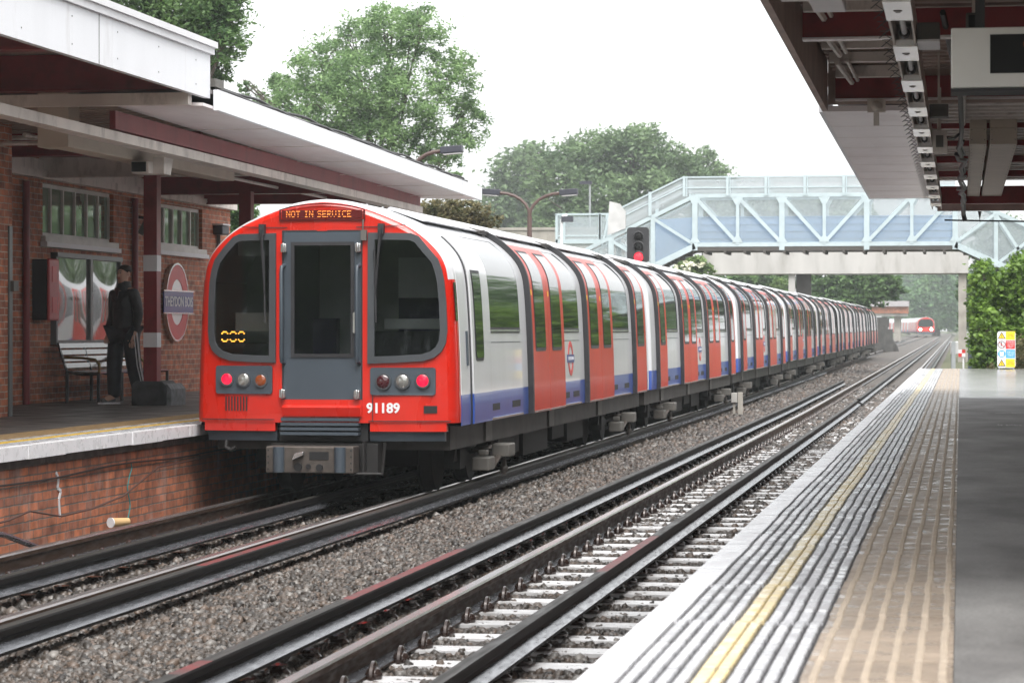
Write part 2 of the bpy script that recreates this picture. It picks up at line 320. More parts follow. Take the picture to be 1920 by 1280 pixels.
M['screen'] = mat('screen_black', (0.008, 0.008, 0.008), 0.3, spec=0.15)
M['screencase'] = mat('screen_case', (0.72, 0.72, 0.69), 0.45, var=0.05)
M['plate'] = mat('cover_plate_white', (0.92, 0.92, 0.92), 0.18, var=0.05)
M['skin'] = mat('skin', (0.62, 0.38, 0.28), 0.55, var=0.08)
M['hair'] = mat('hair_dark', (0.02, 0.014, 0.01), 0.6)
M['jacket'] = mat('jacket_black', (0.014, 0.013, 0.015), 0.55, var=0.5, vs=9, bump=1.0, bs=14)
M['trousers'] = mat('tracksuit_navy', (0.013, 0.014, 0.021), 0.6, var=0.4, vs=9, bump=1.0, bs=10)
M['shirt'] = mat('shirt_red', (0.05, 0.008, 0.008), 0.8)
M['shoe'] = mat('shoe_grey', (0.16, 0.165, 0.17), 0.7)
M['bark'] = mat('bark', (0.075, 0.06, 0.048), 0.9, var=0.3, vs=5)
M['teal'] = mat('graffiti_teal', (0.05, 0.30, 0.30), 0.6)
M['rustmetal'] = mat('post_galvanised', (0.30, 0.32, 0.33), 0.5, metal=0.2)
M['timber'] = mat('dark_fence', (0.06, 0.058, 0.055), 0.8, var=0.4, vs=2)
M['redbox'] = mat('red_box', (0.42, 0.02, 0.025), 0.35, var=0.08)

# text and flat plates, from the built-in font and filled curves
def curve_mesh(cu):
    o = bpy.data.objects.new('tmp', cu); COL.objects.link(o); dg = bpy.context.evaluated_depsgraph_get()
    me = bpy.data.meshes.new_from_object(o.evaluated_get(dg)); vs = [tuple(v.co) for v in me.vertices]; fs = [tuple(p.vertices) for p in me.polygons]
    bpy.data.objects.remove(o); bpy.data.curves.remove(cu); bpy.data.meshes.remove(me); return vs, fs
def text_mesh(s, size, ext=0.002, sx=1.0, bold=0.0):
    cu = bpy.data.curves.new('t', 'FONT'); cu.body = s; cu.size = size; cu.align_x = 'CENTER'; cu.align_y = 'CENTER'; cu.extrude = ext; cu.resolution_u = 3; cu.offset = bold
    vs, fs = curve_mesh(cu); return [(x * sx, y, z) for x, y, z in vs], fs
def plate(outline, holes=(), depth=0.02):
    cu = bpy.data.curves.new('p', 'CURVE'); cu.dimensions = '2D'; cu.fill_mode = 'BOTH'; cu.extrude = depth / 2
    for poly in [outline] + list(holes):
        sp = cu.splines.new('POLY'); sp.points.add(len(poly) - 1); sp.use_cyclic_u = True
        for p, q in zip(sp.points, poly): p.co = (q[0], q[1], 0, 1)
    return curve_mesh(cu)
def circle(cx, cy, r, n=32, ry=None): return [(cx + r * math.cos(2 * math.pi * k / n), cy + (ry or r) * math.sin(2 * math.pi * k / n)) for k in range(n)]
FONT57 = {'N': '10001 11001 10101 10101 10011 10001 10001', 'O': '01110 10001 10001 10001 10001 10001 01110', 'T': '11111 00100 00100 00100 00100 00100 00100', 'I': '01110 00100 00100 00100 00100 00100 01110', 'S': '01111 10000 10000 01110 00001 00001 11110', 'E': '11111 10000 10000 11110 10000 10000 11111', 'R': '11110 10001 10001 11110 10100 10010 10001', 'V': '10001 10001 10001 10001 10001 01010 00100', 'C': '01111 10000 10000 10000 10000 10000 01111', '0': '01110 10001 10001 10001 10001 10001 01110', ' ': '000 000 000 000 000 000 000'}
def dots(s, h, rows=range(7), asp=1.0):
    out = []; x = 0; d = h / 7
    for ch in s:
        for j, row in enumerate(FONT57[ch].split()):
            for i, b in enumerate(row):
                if b == '1' and j in rows: out.append(((x + i) * d * asp, h / 2 - (j + .5) * d, d))
        x += len(FONT57[ch].split()[0]) + 1
    W_ = (x - 1) * d * asp; return [(a - W_ / 2 + d * .5, b, c) for a, b, c in out]
def rrect(x0, x1, y0, y1, r, n=5):
    o = []
    for cx, cy, a in ((x1 - r, y1 - r, 0), (x0 + r, y1 - r, 90), (x0 + r, y0 + r, 180), (x1 - r, y0 + r, 270)):
        for k in range(n + 1): t = R(a + 90 * k / n); o.append((cx + r * math.cos(t), cy + r * math.sin(t)))
    return o
def facing_track(vs, x, y, z):   # flat sign reading along the left wall, facing +x: text x runs along +y
    return [(x + c, y + a, z + b) for a, b, c in vs]
def facing_cam(vs, x, y, z): return [(x + a, y - c, z + b) for a, b, c in vs]

# ------------------------------------------------------------------ ground, ballast
def ys_range(a, b):
    o = [a]; y = a
    while y < b: y += 1.5 if y < 60 else 10; o.append(min(y, b))
    return o
g = MB(); n = 26
xs = np.linspace(-330, 330, n); yy = np.linspace(-125, 850, 60)
vs = [(x, y, -0.42 + rise(y) + (0 if -14 < x < 5 else 0.5)) for y in yy for x in xs]
g.add(vs, [(j * n + i, j * n + i + 1, (j + 1) * n + i + 1, (j + 1) * n + i) for j in range(59) for i in range(n - 1)])
tag(g.build('ground', mat('ground_scrub', (0.075, 0.085, 0.04), 0.9, var=0.4, vs=0.4, dirt=(0.10, 0.075, 0.05), dscale=0.6), recalc=False), kind='structure')

def ballast_material():
    m = bpy.data.materials.new('ballast_bed'); m.use_nodes = True; t = m.node_tree; N = t.nodes; L = t.links; p = N['Principled BSDF']
    g = N.new('ShaderNodeNewGeometry'); v = N.new('ShaderNodeTexVoronoi'); v.inputs['Scale'].default_value = 17; L.new(g.outputs['Position'], v.inputs['Vector'])
    sp = N.new('ShaderNodeSeparateColor'); L.new(v.outputs['Color'], sp.inputs[0])
    r = N.new('ShaderNodeValToRGB'); e = r.color_ramp.elements; e[0].color = (0.028, 0.023, 0.019, 1); e[1].color = (0.13, 0.11, 0.095, 1)
    k = r.color_ramp.elements.new(0.5); k.color = (0.065, 0.052, 0.042, 1); L.new(sp.outputs[0], r.inputs[0]); L.new(r.outputs[0], p.inputs['Base Color'])
    b = N.new('ShaderNodeBump'); b.inputs['Strength'].default_value = 1; b.inputs['Distance'].default_value = 0.03; b.invert = True; L.new(v.outputs['Distance'], b.inputs['Height']); L.new(b.outputs[0], p.inputs['Normal'])
    p.inputs['Roughness'].default_value = 0.55; return m
g = MB(); yy = ys_range(6, 600); xs = [-9.5, -7.6, -6.9, -6.1, -5.2, -4.75, -4.2, -3.7, -3.3, -2.9, -2.3, -1.6, -0.9, 1.5, 3.5]
n = len(xs)
def bed(x, y):
    z = -0.185 + rise(y)
    if -5.3 < x < -3.4: z += 0.05 * math.sin((x + 5.3) / 1.9 * math.pi)
    if x > 0: z -= 0.15
    return z
vs = [(x, y, bed(x, y)) for y in yy for x in xs]
g.add(vs, [(j * n + i, j * n + i + 1, (j + 1) * n + i + 1, (j + 1) * n + i) for j in range(len(yy) - 1) for i in range(n - 1)])
tag(g.build('ballast_bed', ballast_material(), recalc=False), kind='structure')

def np_mesh(name, verts, quads, mats, k):
    me = bpy.data.meshes.new(name); nv = len(verts); nf = len(quads)
    me.vertices.add(nv); me.vertices.foreach_set('co', np.ascontiguousarray(verts, dtype=np.float32).ravel())
    me.loops.add(nf * k); me.loops.foreach_set('vertex_index', np.ascontiguousarray(quads, dtype=np.int32).ravel())
    me.polygons.add(nf); me.polygons.foreach_set('loop_start', np.arange(nf, dtype=np.int32) * k)
    me.update(calc_edges=True)
    for m in mats: me.materials.append(m)
    return me

def stones():
    ph = (1 + 5 ** 0.5) / 2
    V = np.array([(-1, ph, 0), (1, ph, 0), (-1, -ph, 0), (1, -ph, 0), (0, -1, ph), (0, 1, ph), (0, -1, -ph), (0, 1, -ph), (ph, 0, -1), (ph, 0, 1), (-ph, 0, -1), (-ph, 0, 1)], float) / 1.9
    Fc = np.array([(0, 11, 5), (0, 5, 1), (0, 1, 7), (0, 7, 10), (0, 10, 11), (1, 5, 9), (5, 11, 4), (11, 10, 2), (10, 7, 6), (7, 1, 8), (3, 9, 4), (3, 4, 2), (3, 2, 6), (3, 6, 8), (3, 8, 9), (4, 9, 5), (2, 4, 11), (6, 2, 10), (8, 6, 7), (9, 8, 1)])
    P = []; Sz = []
    def region(x0, x1, y0, y1, dens, s0, s1, zoff=0.0, sl=False):
        n = int((x1 - x0) * (y1 - y0) * dens)
        x = rng.uniform(x0, x1, n); y = rng.uniform(y0, y1, n)
        if sl:
            fr = ((y - SLY0) / SLP) % 1.0; keep = (fr > 0.34); x, y = x[keep], y[keep]; n = len(x)
        z = np.array([bed(a, b) for a, b in zip(x, y)]) + rng.uniform(-0.012, 0.012, n) + zoff
        P.append(np.stack([x, y, z], 1)); Sz.append(rng.uniform(s0 * .75, s1 * .95, n) * rng.choice([0.75, 1, 1, 1.15, 1.35], n))
    region(-5.0, -3.25, 9.5, 24, 1150, .019, .033, .012); region(-5.0, -3.25, 24, 40, 520, .026, .042, .012); region(-4.9, -3.25, 40, 75, 210, .036, .055, .01)
    region(-3.12, -1.05, 9, 22, 820, .019, .033, -.01, True); region(-3.12, -1.05, 22, 40, 330, .026, .042, -.01, True)
    region(-7.5, -5.0, 13, 27, 560, .022, .038, .0); region(-7.5, -5.0, 27, 40, 120, .03, .04); region(-3.12, -1.05, 40, 84, 130, .04, .06, -.005, True); region(-4.9, -3.25, 75, 125, 90, .05, .075, .01)
    P = np.concatenate(P); Sz = np.concatenate(Sz); n = len(P)
    q = rng.normal(size=(n, 4)); q /= np.linalg.norm(q, axis=1)[:, None]; a, b, c, d = q.T
    Rm = np.stack([1 - 2 * (c * c + d * d), 2 * (b * c - a * d), 2 * (b * d + a * c), 2 * (b * c + a * d), 1 - 2 * (b * b + d * d), 2 * (c * d - a * b), 2 * (b * d - a * c), 2 * (c * d + a * b), 1 - 2 * (b * b + c * c)], 1).reshape(n, 3, 3)
    base = V[None] * rng.uniform(0.75, 1.2, (n, 12, 1)) * rng.uniform(0.6, 1.3, (n, 1, 3))
    W = np.einsum('nij,nkj->nki', Rm, base) * Sz[:, None, None] + P[:, None, :]
    Q = Fc[None] + (np.arange(n) * 12)[:, None, None]
    m = bpy.data.materials.new('ballast_stone'); m.use_nodes = True; t = m.node_tree; N = t.nodes; L = t.links; p = N['Principled BSDF']
    gg = N.new('ShaderNodeNewGeometry'); r = N.new('ShaderNodeValToRGB'); e = r.color_ramp.elements
    e[0].color = (0.016, 0.013, 0.011, 1); e[1].color = (0.185, 0.17, 0.155, 1)
    for ps, c in ((0.35, (0.046, 0.037, 0.030, 1)), (0.6, (0.072, 0.058, 0.048, 1)), (0.8, (0.105, 0.076, 0.058, 1)), (0.9, (0.105, 0.10, 0.095, 1))):
        k = r.color_ramp.elements.new(ps); k.color = c
    L.new(gg.outputs['Random Per Island'], r.inputs[0]); L.new(r.outputs[0], p.inputs['Base Color']); p.inputs['Roughness'].default_value = 0.42
    me = np_mesh('ballast', W.reshape(-1, 3), Q.reshape(-1, 3), [m], 3); o = bpy.data.objects.new('ballast', me); COL.objects.link(o)
    tag(o, 'loose wet brown and grey ballast stones between and around the tracks', 'ballast', kind='stuff')
SLY0, SLP = 8.1, 0.665
stones()

# ------------------------------------------------------------------ rails, sleepers
def rail(name, x, ztop, y0, y1, prof, mats, label, cat, group, red=()):
    g = MB(); ys = [y0]
    cuts = sorted(set([c for r_ in red for c in r_]))
    y = y0
    while y < y1 - 0.01:
        y = min(y1, y + (3 if y < 60 else 8)); ys.append(y)
    ys = sorted(set(ys + [c for c in cuts if y0 < c < y1]))
    n = len(prof)
    for a, b in zip(ys[:-1], ys[1:]):
        for i in range(n):
            p, q = prof[i], prof[(i + 1) % n]
            m = p[2]
            if m == 0 and any(r0 <= (a + b) / 2 <= r1 for r0, r1 in red): m = 3
            if p[2] == 4 and any(r0 <= (a + b) / 2 <= r1 for r0, r1 in red): m = 3
            g.add([(x + p[0], a, ztop + p[1] + rise(a)), (x + q[0], a, ztop + q[1] + rise(a)), (x + q[0], b, ztop + q[1] + rise(b)), (x + p[0], b, ztop + p[1] + rise(b))], [(0, 1, 2, 3)], m if m != 4 else 0)
    g.add([(x + p[0], y0, ztop + p[1] + rise(y0)) for p in prof], [tuple(range(n))], 1)
    g.add([(x + p[0], y1, ztop + p[1] + rise(y1)) for p in prof], [tuple(range(n))], 1)
    o = g.build(name, mats); tag(o, label, cat, group); return o
def run_prof():
    R_ = [(.03, 0, 0), (.037, -.012, 1), (.036, -.04, 1), (.012, -.055, 1), (.010, -.13, 2), (.075, -.148, 1), (.075, -.16, 1)]
    L_ = [(-x, z, m) for x, z, m in reversed(R_)]
    R2 = [(p[0], p[1], p[2]) for p in R_]
    out = R2 + [(-.075, -.16, 1), (-.075, -.148, 2), (-.010, -.13, 1), (-.012, -.055, 1), (-.036, -.04, 1), (-.037, -.012, 0), (-.03, 0, 0)]
    return out
def cond_prof():
    return [(.034, 0, 1), (.040, -.010, 1), (.040, -.042, 1), (.024, -.056, 1), (.026, -.076, 2), (.090, -.106, 1), (.090, -.124, 1),
            (-.090, -.124, 1), (-.090, -.106, 2), (-.026, -.076, 1), (-.024, -.056, 1), (-.040, -.042, 1), (-.040, -.010, 0), (-.034, 0, 0)]
M['redpaint'] = mat('red_rail_paint', (0.12, 0.009, 0.008), 0.5, var=0.4, vs=9, dirt=(0.06, 0.045, 0.04), dscale=6, dlo=0.5, dhi=0.7)
M['condtop'] = mat('conductor_top', (0.028, 0.026, 0.023), 0.5, spec=0.25, var=0.3, vs=4, stretch=(4, 0.3, 4), rvar=0.1)
RM = [M['railtop'], M['railweb'], M['railfoot']]
CM = [M['condtop'], M['railside'], M['railfoot'], M['redpaint']]
TRK, LTK = -2.33, -6.10
G2 = 'running rails'; G3 = 'conductor rails'
rail('running_rail', TRK - .7525, 0, 7, 440, run_prof(), RM, 'running rail with polished top and brown web on the empty track beside the white sleepers', 'rail', G2)
rail('running_rail', TRK + .7525, 0, 9, 440, run_prof(), RM, 'running rail of the empty track tucked close under the white platform edge', 'rail', G2)
rail('running_rail', LTK - .7525, 0, 12, 440, run_prof(), RM + [M['railweb']], 'brown running rail beside the brick platform wall, furthest from the near platform', 'rail', G2)
rail('running_rail', LTK + .7525, 0, 12, 440, run_prof(), RM, 'running rail on the ballast side under the near wheels of the red train', 'rail', G2)
rail('conductor_rail', TRK, .038, 7, 61.2, cond_prof(), CM, 'dark conductor rail crossing the white sleepers, centre of the empty track by the platform', 'conductor rail', G3, [(9, 11.6), (17.4, 20.5)])
rail('conductor_rail', TRK, .038, 62.2, 300, cond_prof(), CM, 'dark centre conductor rail of the empty track beyond the end of the platform', 'conductor rail', G3)
rail('conductor_rail', TRK - 1.16, .076, 7, 80.8, cond_prof(), CM, 'dark conductor rail with red paint patches ending abruptly on the ballast between the two tracks', 'conductor rail', G3, [(11.6, 12.1), (15.0, 18.6)])
rail('conductor_rail', TRK + 1.16, .076, 62.5, 300, cond_prof(), CM, 'dark conductor rail starting beyond the end of the near platform', 'conductor rail', G3)
rail('conductor_rail', LTK, .038, 12, 300, cond_prof(), CM, 'dark centre conductor rail running in under the red train', 'conductor rail', G3)
rail('conductor_rail', LTK + 1.16, .076, 11, 99, cond_prof(), CM, 'dark conductor rail with wet shiny foot alongside the red train', 'conductor rail', G3, [(17.0, 19.3)])

def make_sleeper(cx, label, group):
    t = thing('railway_sleeper', label, 'sleeper', (cx, 0, -.17), group)
    g = MB(); g.prism([(-1.25, -.05), (1.25, -.05), (1.25, -.02), (1.2, .005), (-1.2, .005), (-1.25, -.02)], -.125, .125)
    o = g.build('concrete_block', M['sleeper'], t, world=False)
    for s in (-1, 1):
        g = MB(); xx = s * -.7525 + .105
        g.tube([(xx + .042 * math.sin(R(a)) * 0 - .0, .068 * math.cos(R(a)), .0 + .085 * math.sin(R(a))) for a in range(-10, 200, 15)], .016, 6, 0)
        g.sphere((xx - .0, 0, .022), .048, 12, 8, 0, (1, 1.05, .95)); g.box(xx - .06, xx + .02, -.05, .05, .002, .02)
        g.build('rail_clip', M['clip'], t, world=False)
    for xx in (0, -1.16):
        g = MB(); g.tube([(xx, 0, 0), (xx, 0, .03), (xx, 0, .05), (xx, 0, .07)], [.07, .075, .055, .06], 10)
        g.build('insulator', M['clip'], t, world=False)
    return t
sl = make_sleeper(TRK, 'white wet concrete sleeper of the empty track, one of the evenly spaced row', 'sleepers of the empty track')
for i in range(112):
    o = sl if i == 0 else copy_tree(sl)
    y = SLY0 + i * SLP; o.location = (TRK, y + random.uniform(-.015, .015), -.168 + rise(y) + random.uniform(-.006, .006)); o.rotation_euler = (0, 0, random.uniform(-.008, .008))
sl2 = make_sleeper(LTK, 'grey sleeper half sunk in stones under the rails in front of the red train', 'sleepers in front of the red train')
for i in range(44):
    o = sl2 if i == 0 else copy_tree(sl2)
    y = 12 + i * .7; o.location = (LTK, y, -.192 + random.uniform(-.01, .004)); o.rotation_euler = (0, 0, random.uniform(-.015, .015))

# ------------------------------------------------------------------ near platform (right)
PZ = 0.70
def near_platform():
    END = 66.2
    root = MB()
    root.prism([(-.95, -.4), (9, -.4), (9, PZ - .06), (-.95, PZ - .06)], -15, END)
    top = MB(); top.box(-.018, 9, -15, END, PZ - .06, PZ)
    asphalt = bpy.data.materials.new('asphalt'); asphalt.use_nodes = True; t = asphalt.node_tree; N = t.nodes; L = t.links; p = N['Principled BSDF']
    gg = N.new('ShaderNodeNewGeometry'); n1 = N.new('ShaderNodeTexNoise'); n1.inputs['Scale'].default_value = 1.6; n1.inputs['Detail'].default_value = 10; n1.inputs['Roughness'].default_value = .62; mpg = N.new('ShaderNodeMapping'); mpg.inputs['Scale'].default_value = (1, .45, 1); L.new(gg.outputs['Position'], mpg.inputs[0]); L.new(mpg.outputs[0], n1.inputs['Vector'])
    r = N.new('ShaderNodeValToRGB'); r.color_ramp.elements[0].position = .35; r.color_ramp.elements[0].color = (.10, .097, .095, 1); r.color_ramp.elements[1].position = .7; r.color_ramp.elements[1].color = (.24, .235, .228, 1); L.new(n1.outputs['Fac'], r.inputs[0])
    n2 = N.new('ShaderNodeTexNoise'); n2.inputs['Scale'].default_value = 70; L.new(gg.outputs['Position'], n2.inputs['Vector'])
    mu = N.new('ShaderNodeMix'); mu.data_type = 'RGBA'; mu.blend_type = 'OVERLAY'; mu.inputs['Factor'].default_value = .5; L.new(r.outputs[0], mu.inputs['A']); L.new(n2.outputs['Fac'], mu.inputs['B']); L.new(mu.outputs['Result'], p.inputs['Base Color'])
    sp = N.new('ShaderNodeSeparateXYZ'); L.new(gg.outputs['Position'], sp.inputs[0]); mr = N.new('ShaderNodeMapRange'); mr.inputs['From Min'].default_value = 36.6; mr.inputs['From Max'].default_value = 38.2; mr.inputs['To Min'].default_value = .62; mr.inputs['To Max'].default_value = .20
    ad = N.new('ShaderNodeMath'); ad.operation = 'MULTIPLY_ADD'; ad.inputs[1].default_value = 1.4; ad.inputs[2].default_value = -.7; L.new(n1.outputs['Fac'], ad.inputs[0])
    a2 = N.new('ShaderNodeMath'); a2.operation = 'ADD'; L.new(sp.outputs['Y'], a2.inputs[0]); L.new(ad.outputs[0], a2.inputs[1]); L.new(a2.outputs[0], mr.inputs['Value']); L.new(mr.outputs[0], p.inputs['Roughness'])
    b = N.new('ShaderNodeBump'); b.inputs['Strength'].default_value = .25; b.inputs['Distance'].default_value = .004; L.new(n2.outputs['Fac'], b.inputs['Height']); L.new(b.outputs[0], p.inputs['Normal'])
    pl = root.build('platform', M['brickplat']); tag(pl, kind='structure')
    top.build('asphalt_surface', asphalt, pl)
    # ribbed edge coping slabs with white nosing and yellow line, laid row by row
    g = MB(); rows = []
    y = 3.0
    while y < END: rows.append(y); y += .61
    g.box(-.995, -.42, 2, END, PZ - .07, PZ - .012, 3)          # groove bottom
    g.box(-1.0, -.90, 2, END, PZ - .13, PZ - .016, 0)
    ridges = []
    xx = -.885
    while xx < -.43:
        ridges.append((xx, xx + .036)); xx += .0465
    for i, y in enumerate(rows):
        dx = random.uniform(-.003, .003) + .002 * math.sin(y * .8); dz = random.uniform(-.0015, .0015); e = min(y + .598, END)
        g.box(-1.0 + dx * .3, -.898 + dx, y, e, PZ - .02, PZ + dz, 0)
        for k, (a, b_) in enumerate(ridges):
            m = 2 if 4 <= k <= 5 else 1
            if k >= 7: m = 1
            if k == 0: m = 0 if random.random() < .5 else 1
            b2 = b_ + (.008 if k == 4 else 0)
            g.prism([(a + dx, PZ - .02), (b2 + dx, PZ - .02), (b2 + dx - .002, PZ - .002 + dz), (b2 + dx - .006, PZ + dz), (a + dx + .006, PZ + dz), (a + dx + .002, PZ - .002 + dz)], y, e, m)
    g.build('edge_coping', [M['nosing'], M['slab'], M['yellow'], M['groove']], pl, recalc=False)
    g = MB(); g.box(-.42, -.018, 2, END, PZ - .05, PZ - .006, 1)
    y = 3.1
    while y < END:
        dx = random.uniform(-.0025, .0025); dz = random.uniform(-.0015, .001); e = min(y + .391, END)
        g.box(-.418 + dx, -.02, y, e, PZ - .03, PZ + dz, 0)
        n_ = 11 if y < 30 else 4
        for k in range(6):
            x = -.385 + k * .068 + dx
            L_ = (e - y) / n_
            for q in range(n_):
                a = y + q * L_ + L_ * .12; c = y + (q + 1) * L_ - L_ * .12
                if n_ == 4: a, c = y + q * L_, y + (q + 1) * L_ - .004
                z0, z1 = PZ + dz - .001, PZ + dz + .0055
                wd = .013
                vs = [(x - wd, a, z0), (x + wd, a, z0), (x + wd, c, z0), (x - wd, c, z0), (x - wd * .55, a + .004, z1), (x + wd * .55, a + .004, z1), (x + wd * .55, c - .004, z1), (x - wd * .55, c - .004, z1)]
                g.add(vs, [(4, 5, 6, 7), (0, 1, 5, 4), (1, 2, 6, 5), (2, 3, 7, 6), (3, 0, 4, 7)], 2)
        y += .4
    g.build('tactile_paving', [M['tactile'], M['groove'], M['tacridge']], pl, recalc=False)
    g = MB(); rn = random.Random(5)
    for Y in (26.3, 30.1):
        for k in range(16):
            if rn.random() < .8: x = .36 + k * .026; g.box(x, x + rn.uniform(.008, .018), Y + rn.uniform(0, .1), Y + rn.uniform(.25, .5), PZ + .0005, PZ + .0025)
    g.build('worn_stencil', mat('worn_paint', (0.30, 0.30, 0.29), .6, var=.4, vs=30), pl)
near_platform()

# ------------------------------------------------------------------ far platform (left)
def left_platform():
    g = MB(); g.box(-14, -7.75, -5, 100, -.4, PZ - .03)
    pl = g.build('platform', mat('asphalt_left', (0.10, 0.094, 0.089), 0.5, var=.25, vs=1.5, rvar=.15, bump=.1, bs=90)); tag(pl, kind='structure')
    t = MB(); t.box(-14, -8.40, -5, 100, PZ - .03, PZ); t.build('asphalt_surface', pl.data.materials[0], pl)
    t = MB(); t.box(-8.40, -8.0, -5, 100, PZ - .03, PZ + .001)
    for k in range(6): t.box(-8.37 + k * .068, -8.35 + k * .068, -5, 100, PZ, PZ + .006)
    t.build('tactile_paving', mat('tactile_left', (0.30, 0.21, 0.11), .5, var=.2, vs=5), pl)
    t = MB(); t.box(-8.0, -7.50, -5, 100, PZ - .09, PZ - .001, 0); t.box(-7.83, -7.74, -5, 100, PZ - .002, PZ + .003, 1)
    y = -5
    while y < 100:
        t.box(-7.50, -7.38 + random.uniform(-.004, .004), y, y + .905, PZ - .105 + random.uniform(-.006, .004), PZ + .002, 2); y += .91
    t.build('edge_coping', [M['slab'], mat('yellow_left', (0.62, 0.40, 0.03), .5), M['nosing']], pl)
    wl = MB(); wl.box(-7.75, -7.50, -5, 100, -.5, PZ - .17, 0)
    wl.box(-7.75, -7.465, -5, 100, PZ - .17, PZ - .105, 1)
    o = wl.build('brick_wall', [M['brickplat'], M['brickband']]); tag(o, 'red brick face of the platform below its white edge, stained and weathered', 'platform wall')
    q = MB()
    sq = [(-7.495, 23.45 + .04 * math.sin(k * 1.1) + (.06 if k < 2 else 0), .42 - k * .055) for k in range(11)]
    q.tube(sq, .005, 5); q.build('teal_scrawl', M['teal'], o)
    q = MB(); P = [(21.46, .43), (21.52, .38), (21.50, .30), (21.58, .27), (21.53, .2), (21.56, .05)]
    for a, b in zip(P[:-1], P[1:]): q.bar((-7.494, a[0], a[1]), (-7.494, b[0], b[1]), .010, .028)
    q.build('white_paint_drip', M['white'], o)
    c = MB(); c.tube([(-7.47, y, .40 + .012 * math.sin(y * 1.7) + .01 * math.sin(y * .6)) for y in np.arange(10, 60, .5)], .009, 6)
    o2 = c.build('cable', M['cable']); tag(o2, 'black cable clipped along the brick platform wall just under the white edge', 'cable', 'cables along the brick platform wall')
    c = MB(); c.tube([(-7.40, 17.2, -.22), (-7.42, 17.9, -.16), (-7.45, 18.5, .06), (-7.45, 19.2, .09), (-7.45, 20.2, .12), (-7.45, 20.7, .16), (-7.43, 21.4, .07), (-7.43, 22.2, .08), (-7.43, 23.1, .14), (-7.45, 24.2, .34), (-7.45, 26, .36)], .009, 6)
    o2 = c.build('cable', M['cablerust']); tag(o2, 'rusty brown cable looping low along the brick platform wall', 'cable', 'cables along the brick platform wall')
    c = MB(); c.tube([(-7.38, 18.2, -.16), (-7.38, 18.5, -.10), (-7.36, 18.9, -.14), (-7.38, 19.1, -.02), (-7.38, 19.5, .07), (-7.38, 19.9, .03), (-7.36, 20.5, -.10), (-7.3, 20.8, -.18)], .024, 7)
    o2 = c.build('cable', M['railfoot']); tag(o2, 'thick grey hose humped over the stones at the foot of the brick wall', 'cable', 'cables along the brick platform wall')
    cup = thing('paper_cup', 'brown and white paper coffee cup lying on the stones by the brick wall', 'cup', (-7.22, 22.2, -.06))
    c = MB(); A = Vector((-7.22, 22.1, -.03)); B = Vector((-7.13, 22.28, -.03)); c.tube([A, B], [.042, .032], 14, cap=False); c.tube([B, B + (B - A).normalized() * .002], [.032, .03], 14)
    c.build('cup_body', M['cup'], cup, recalc=False)
    c = MB(); c.tube([A - (B - A).normalized() * .012, A], [.045, .044], 14); c.build('cup_rim', M['white'], cup)
left_platform()

# ------------------------------------------------------------------ station building (left)
WX = -11.6
def building():
    b = thing('station_building', 'red brick station building with high strip windows behind the left platform', 'building', (WX, 34, PZ))
    w_ = MB(); wins = [(32.7, 35.6, 2.84, 3.52), (37.25, 40.0, 2.88, 3.50)]
    ys = [26.5, wins[0][0], wins[0][1], wins[1][0], wins[1][1], 41.6]
    for i in range(5):
        a, c = ys[i], ys[i + 1]
        if i in (1, 3):
            z0, z1 = wins[i // 2][2:4]; w_.box(WX - .25, WX, a, c, PZ, z0); w_.box(WX - .25, WX, a, c, z1, 4.3)
        else: w_.box(WX - .25, WX, a, c, PZ, 4.3)
    w_.box(-16, WX - .26, 41.3, 41.6, PZ, 4.3); w_.box(WX - .25, -10.12, 18, 27.55, PZ, 4.2)
    w_.build('wall', M['brickwall'], b)
    rf = MB(); rf.box(-17, WX + .0, 26.6, 41.8, 4.32, 4.5); rf.build('roof', M['felt'], b)
    for (a, c, z0, z1) in wins:
        f = MB(); n = 6
        f.box(WX - .12, WX - .06, a, c, z0, z0 + .05); f.box(WX - .12, WX - .06, a, c, z1 - .05, z1)
        for k in range(n + 1):
            y = a + (c - a) * k / n; f.box(WX - .12, WX - .055, max(a, y - .022), min(c, y + .022), z0 + .051, z1 - .051)
        f.box(WX - .05, WX + .06, a - .06, c + .06, z0 - .075, z0 - .002)
        fo = f.build('window_frame', M['winframe'], b)
        p_ = MB(); p_.box(WX - .10, WX - .09, a, c, z0 + .02, z1 - .02); p_.build('pane', M['winglass'], fo)
        s = MB(); s.box(WX - .05, WX + .09, a - .08, c + .08, z0 - .14, z0 - .078); s.build('sill', M['white'], fo)
    d = MB(); d.box(WX, WX + .12, 27.6, 41.6, 3.56, 3.66); d.box(WX, WX + .07, 27.6, 41.6, 3.66, 3.8); d.build('cable_trunking', M['cream'], b)
    for y, z1 in ((31.96, 3.5), (36.43, 3.5)):
        d = MB(); d.tube([(WX + .05, y, PZ), (WX + .05, y, z1)], .045, 10); d.build('downpipe', M['maroon'], b)
    d = MB(); d.box(-10.118, -10.10, 27.42, 27.52, PZ, 2.75); d.build('door_edge', M['posterframe'], b)
    d = MB(); d.box(-10.16, -10.06, 27.45, 27.6, 2.05, 2.16); d.build('wall_bracket', M['boxgrey'], b)
building()

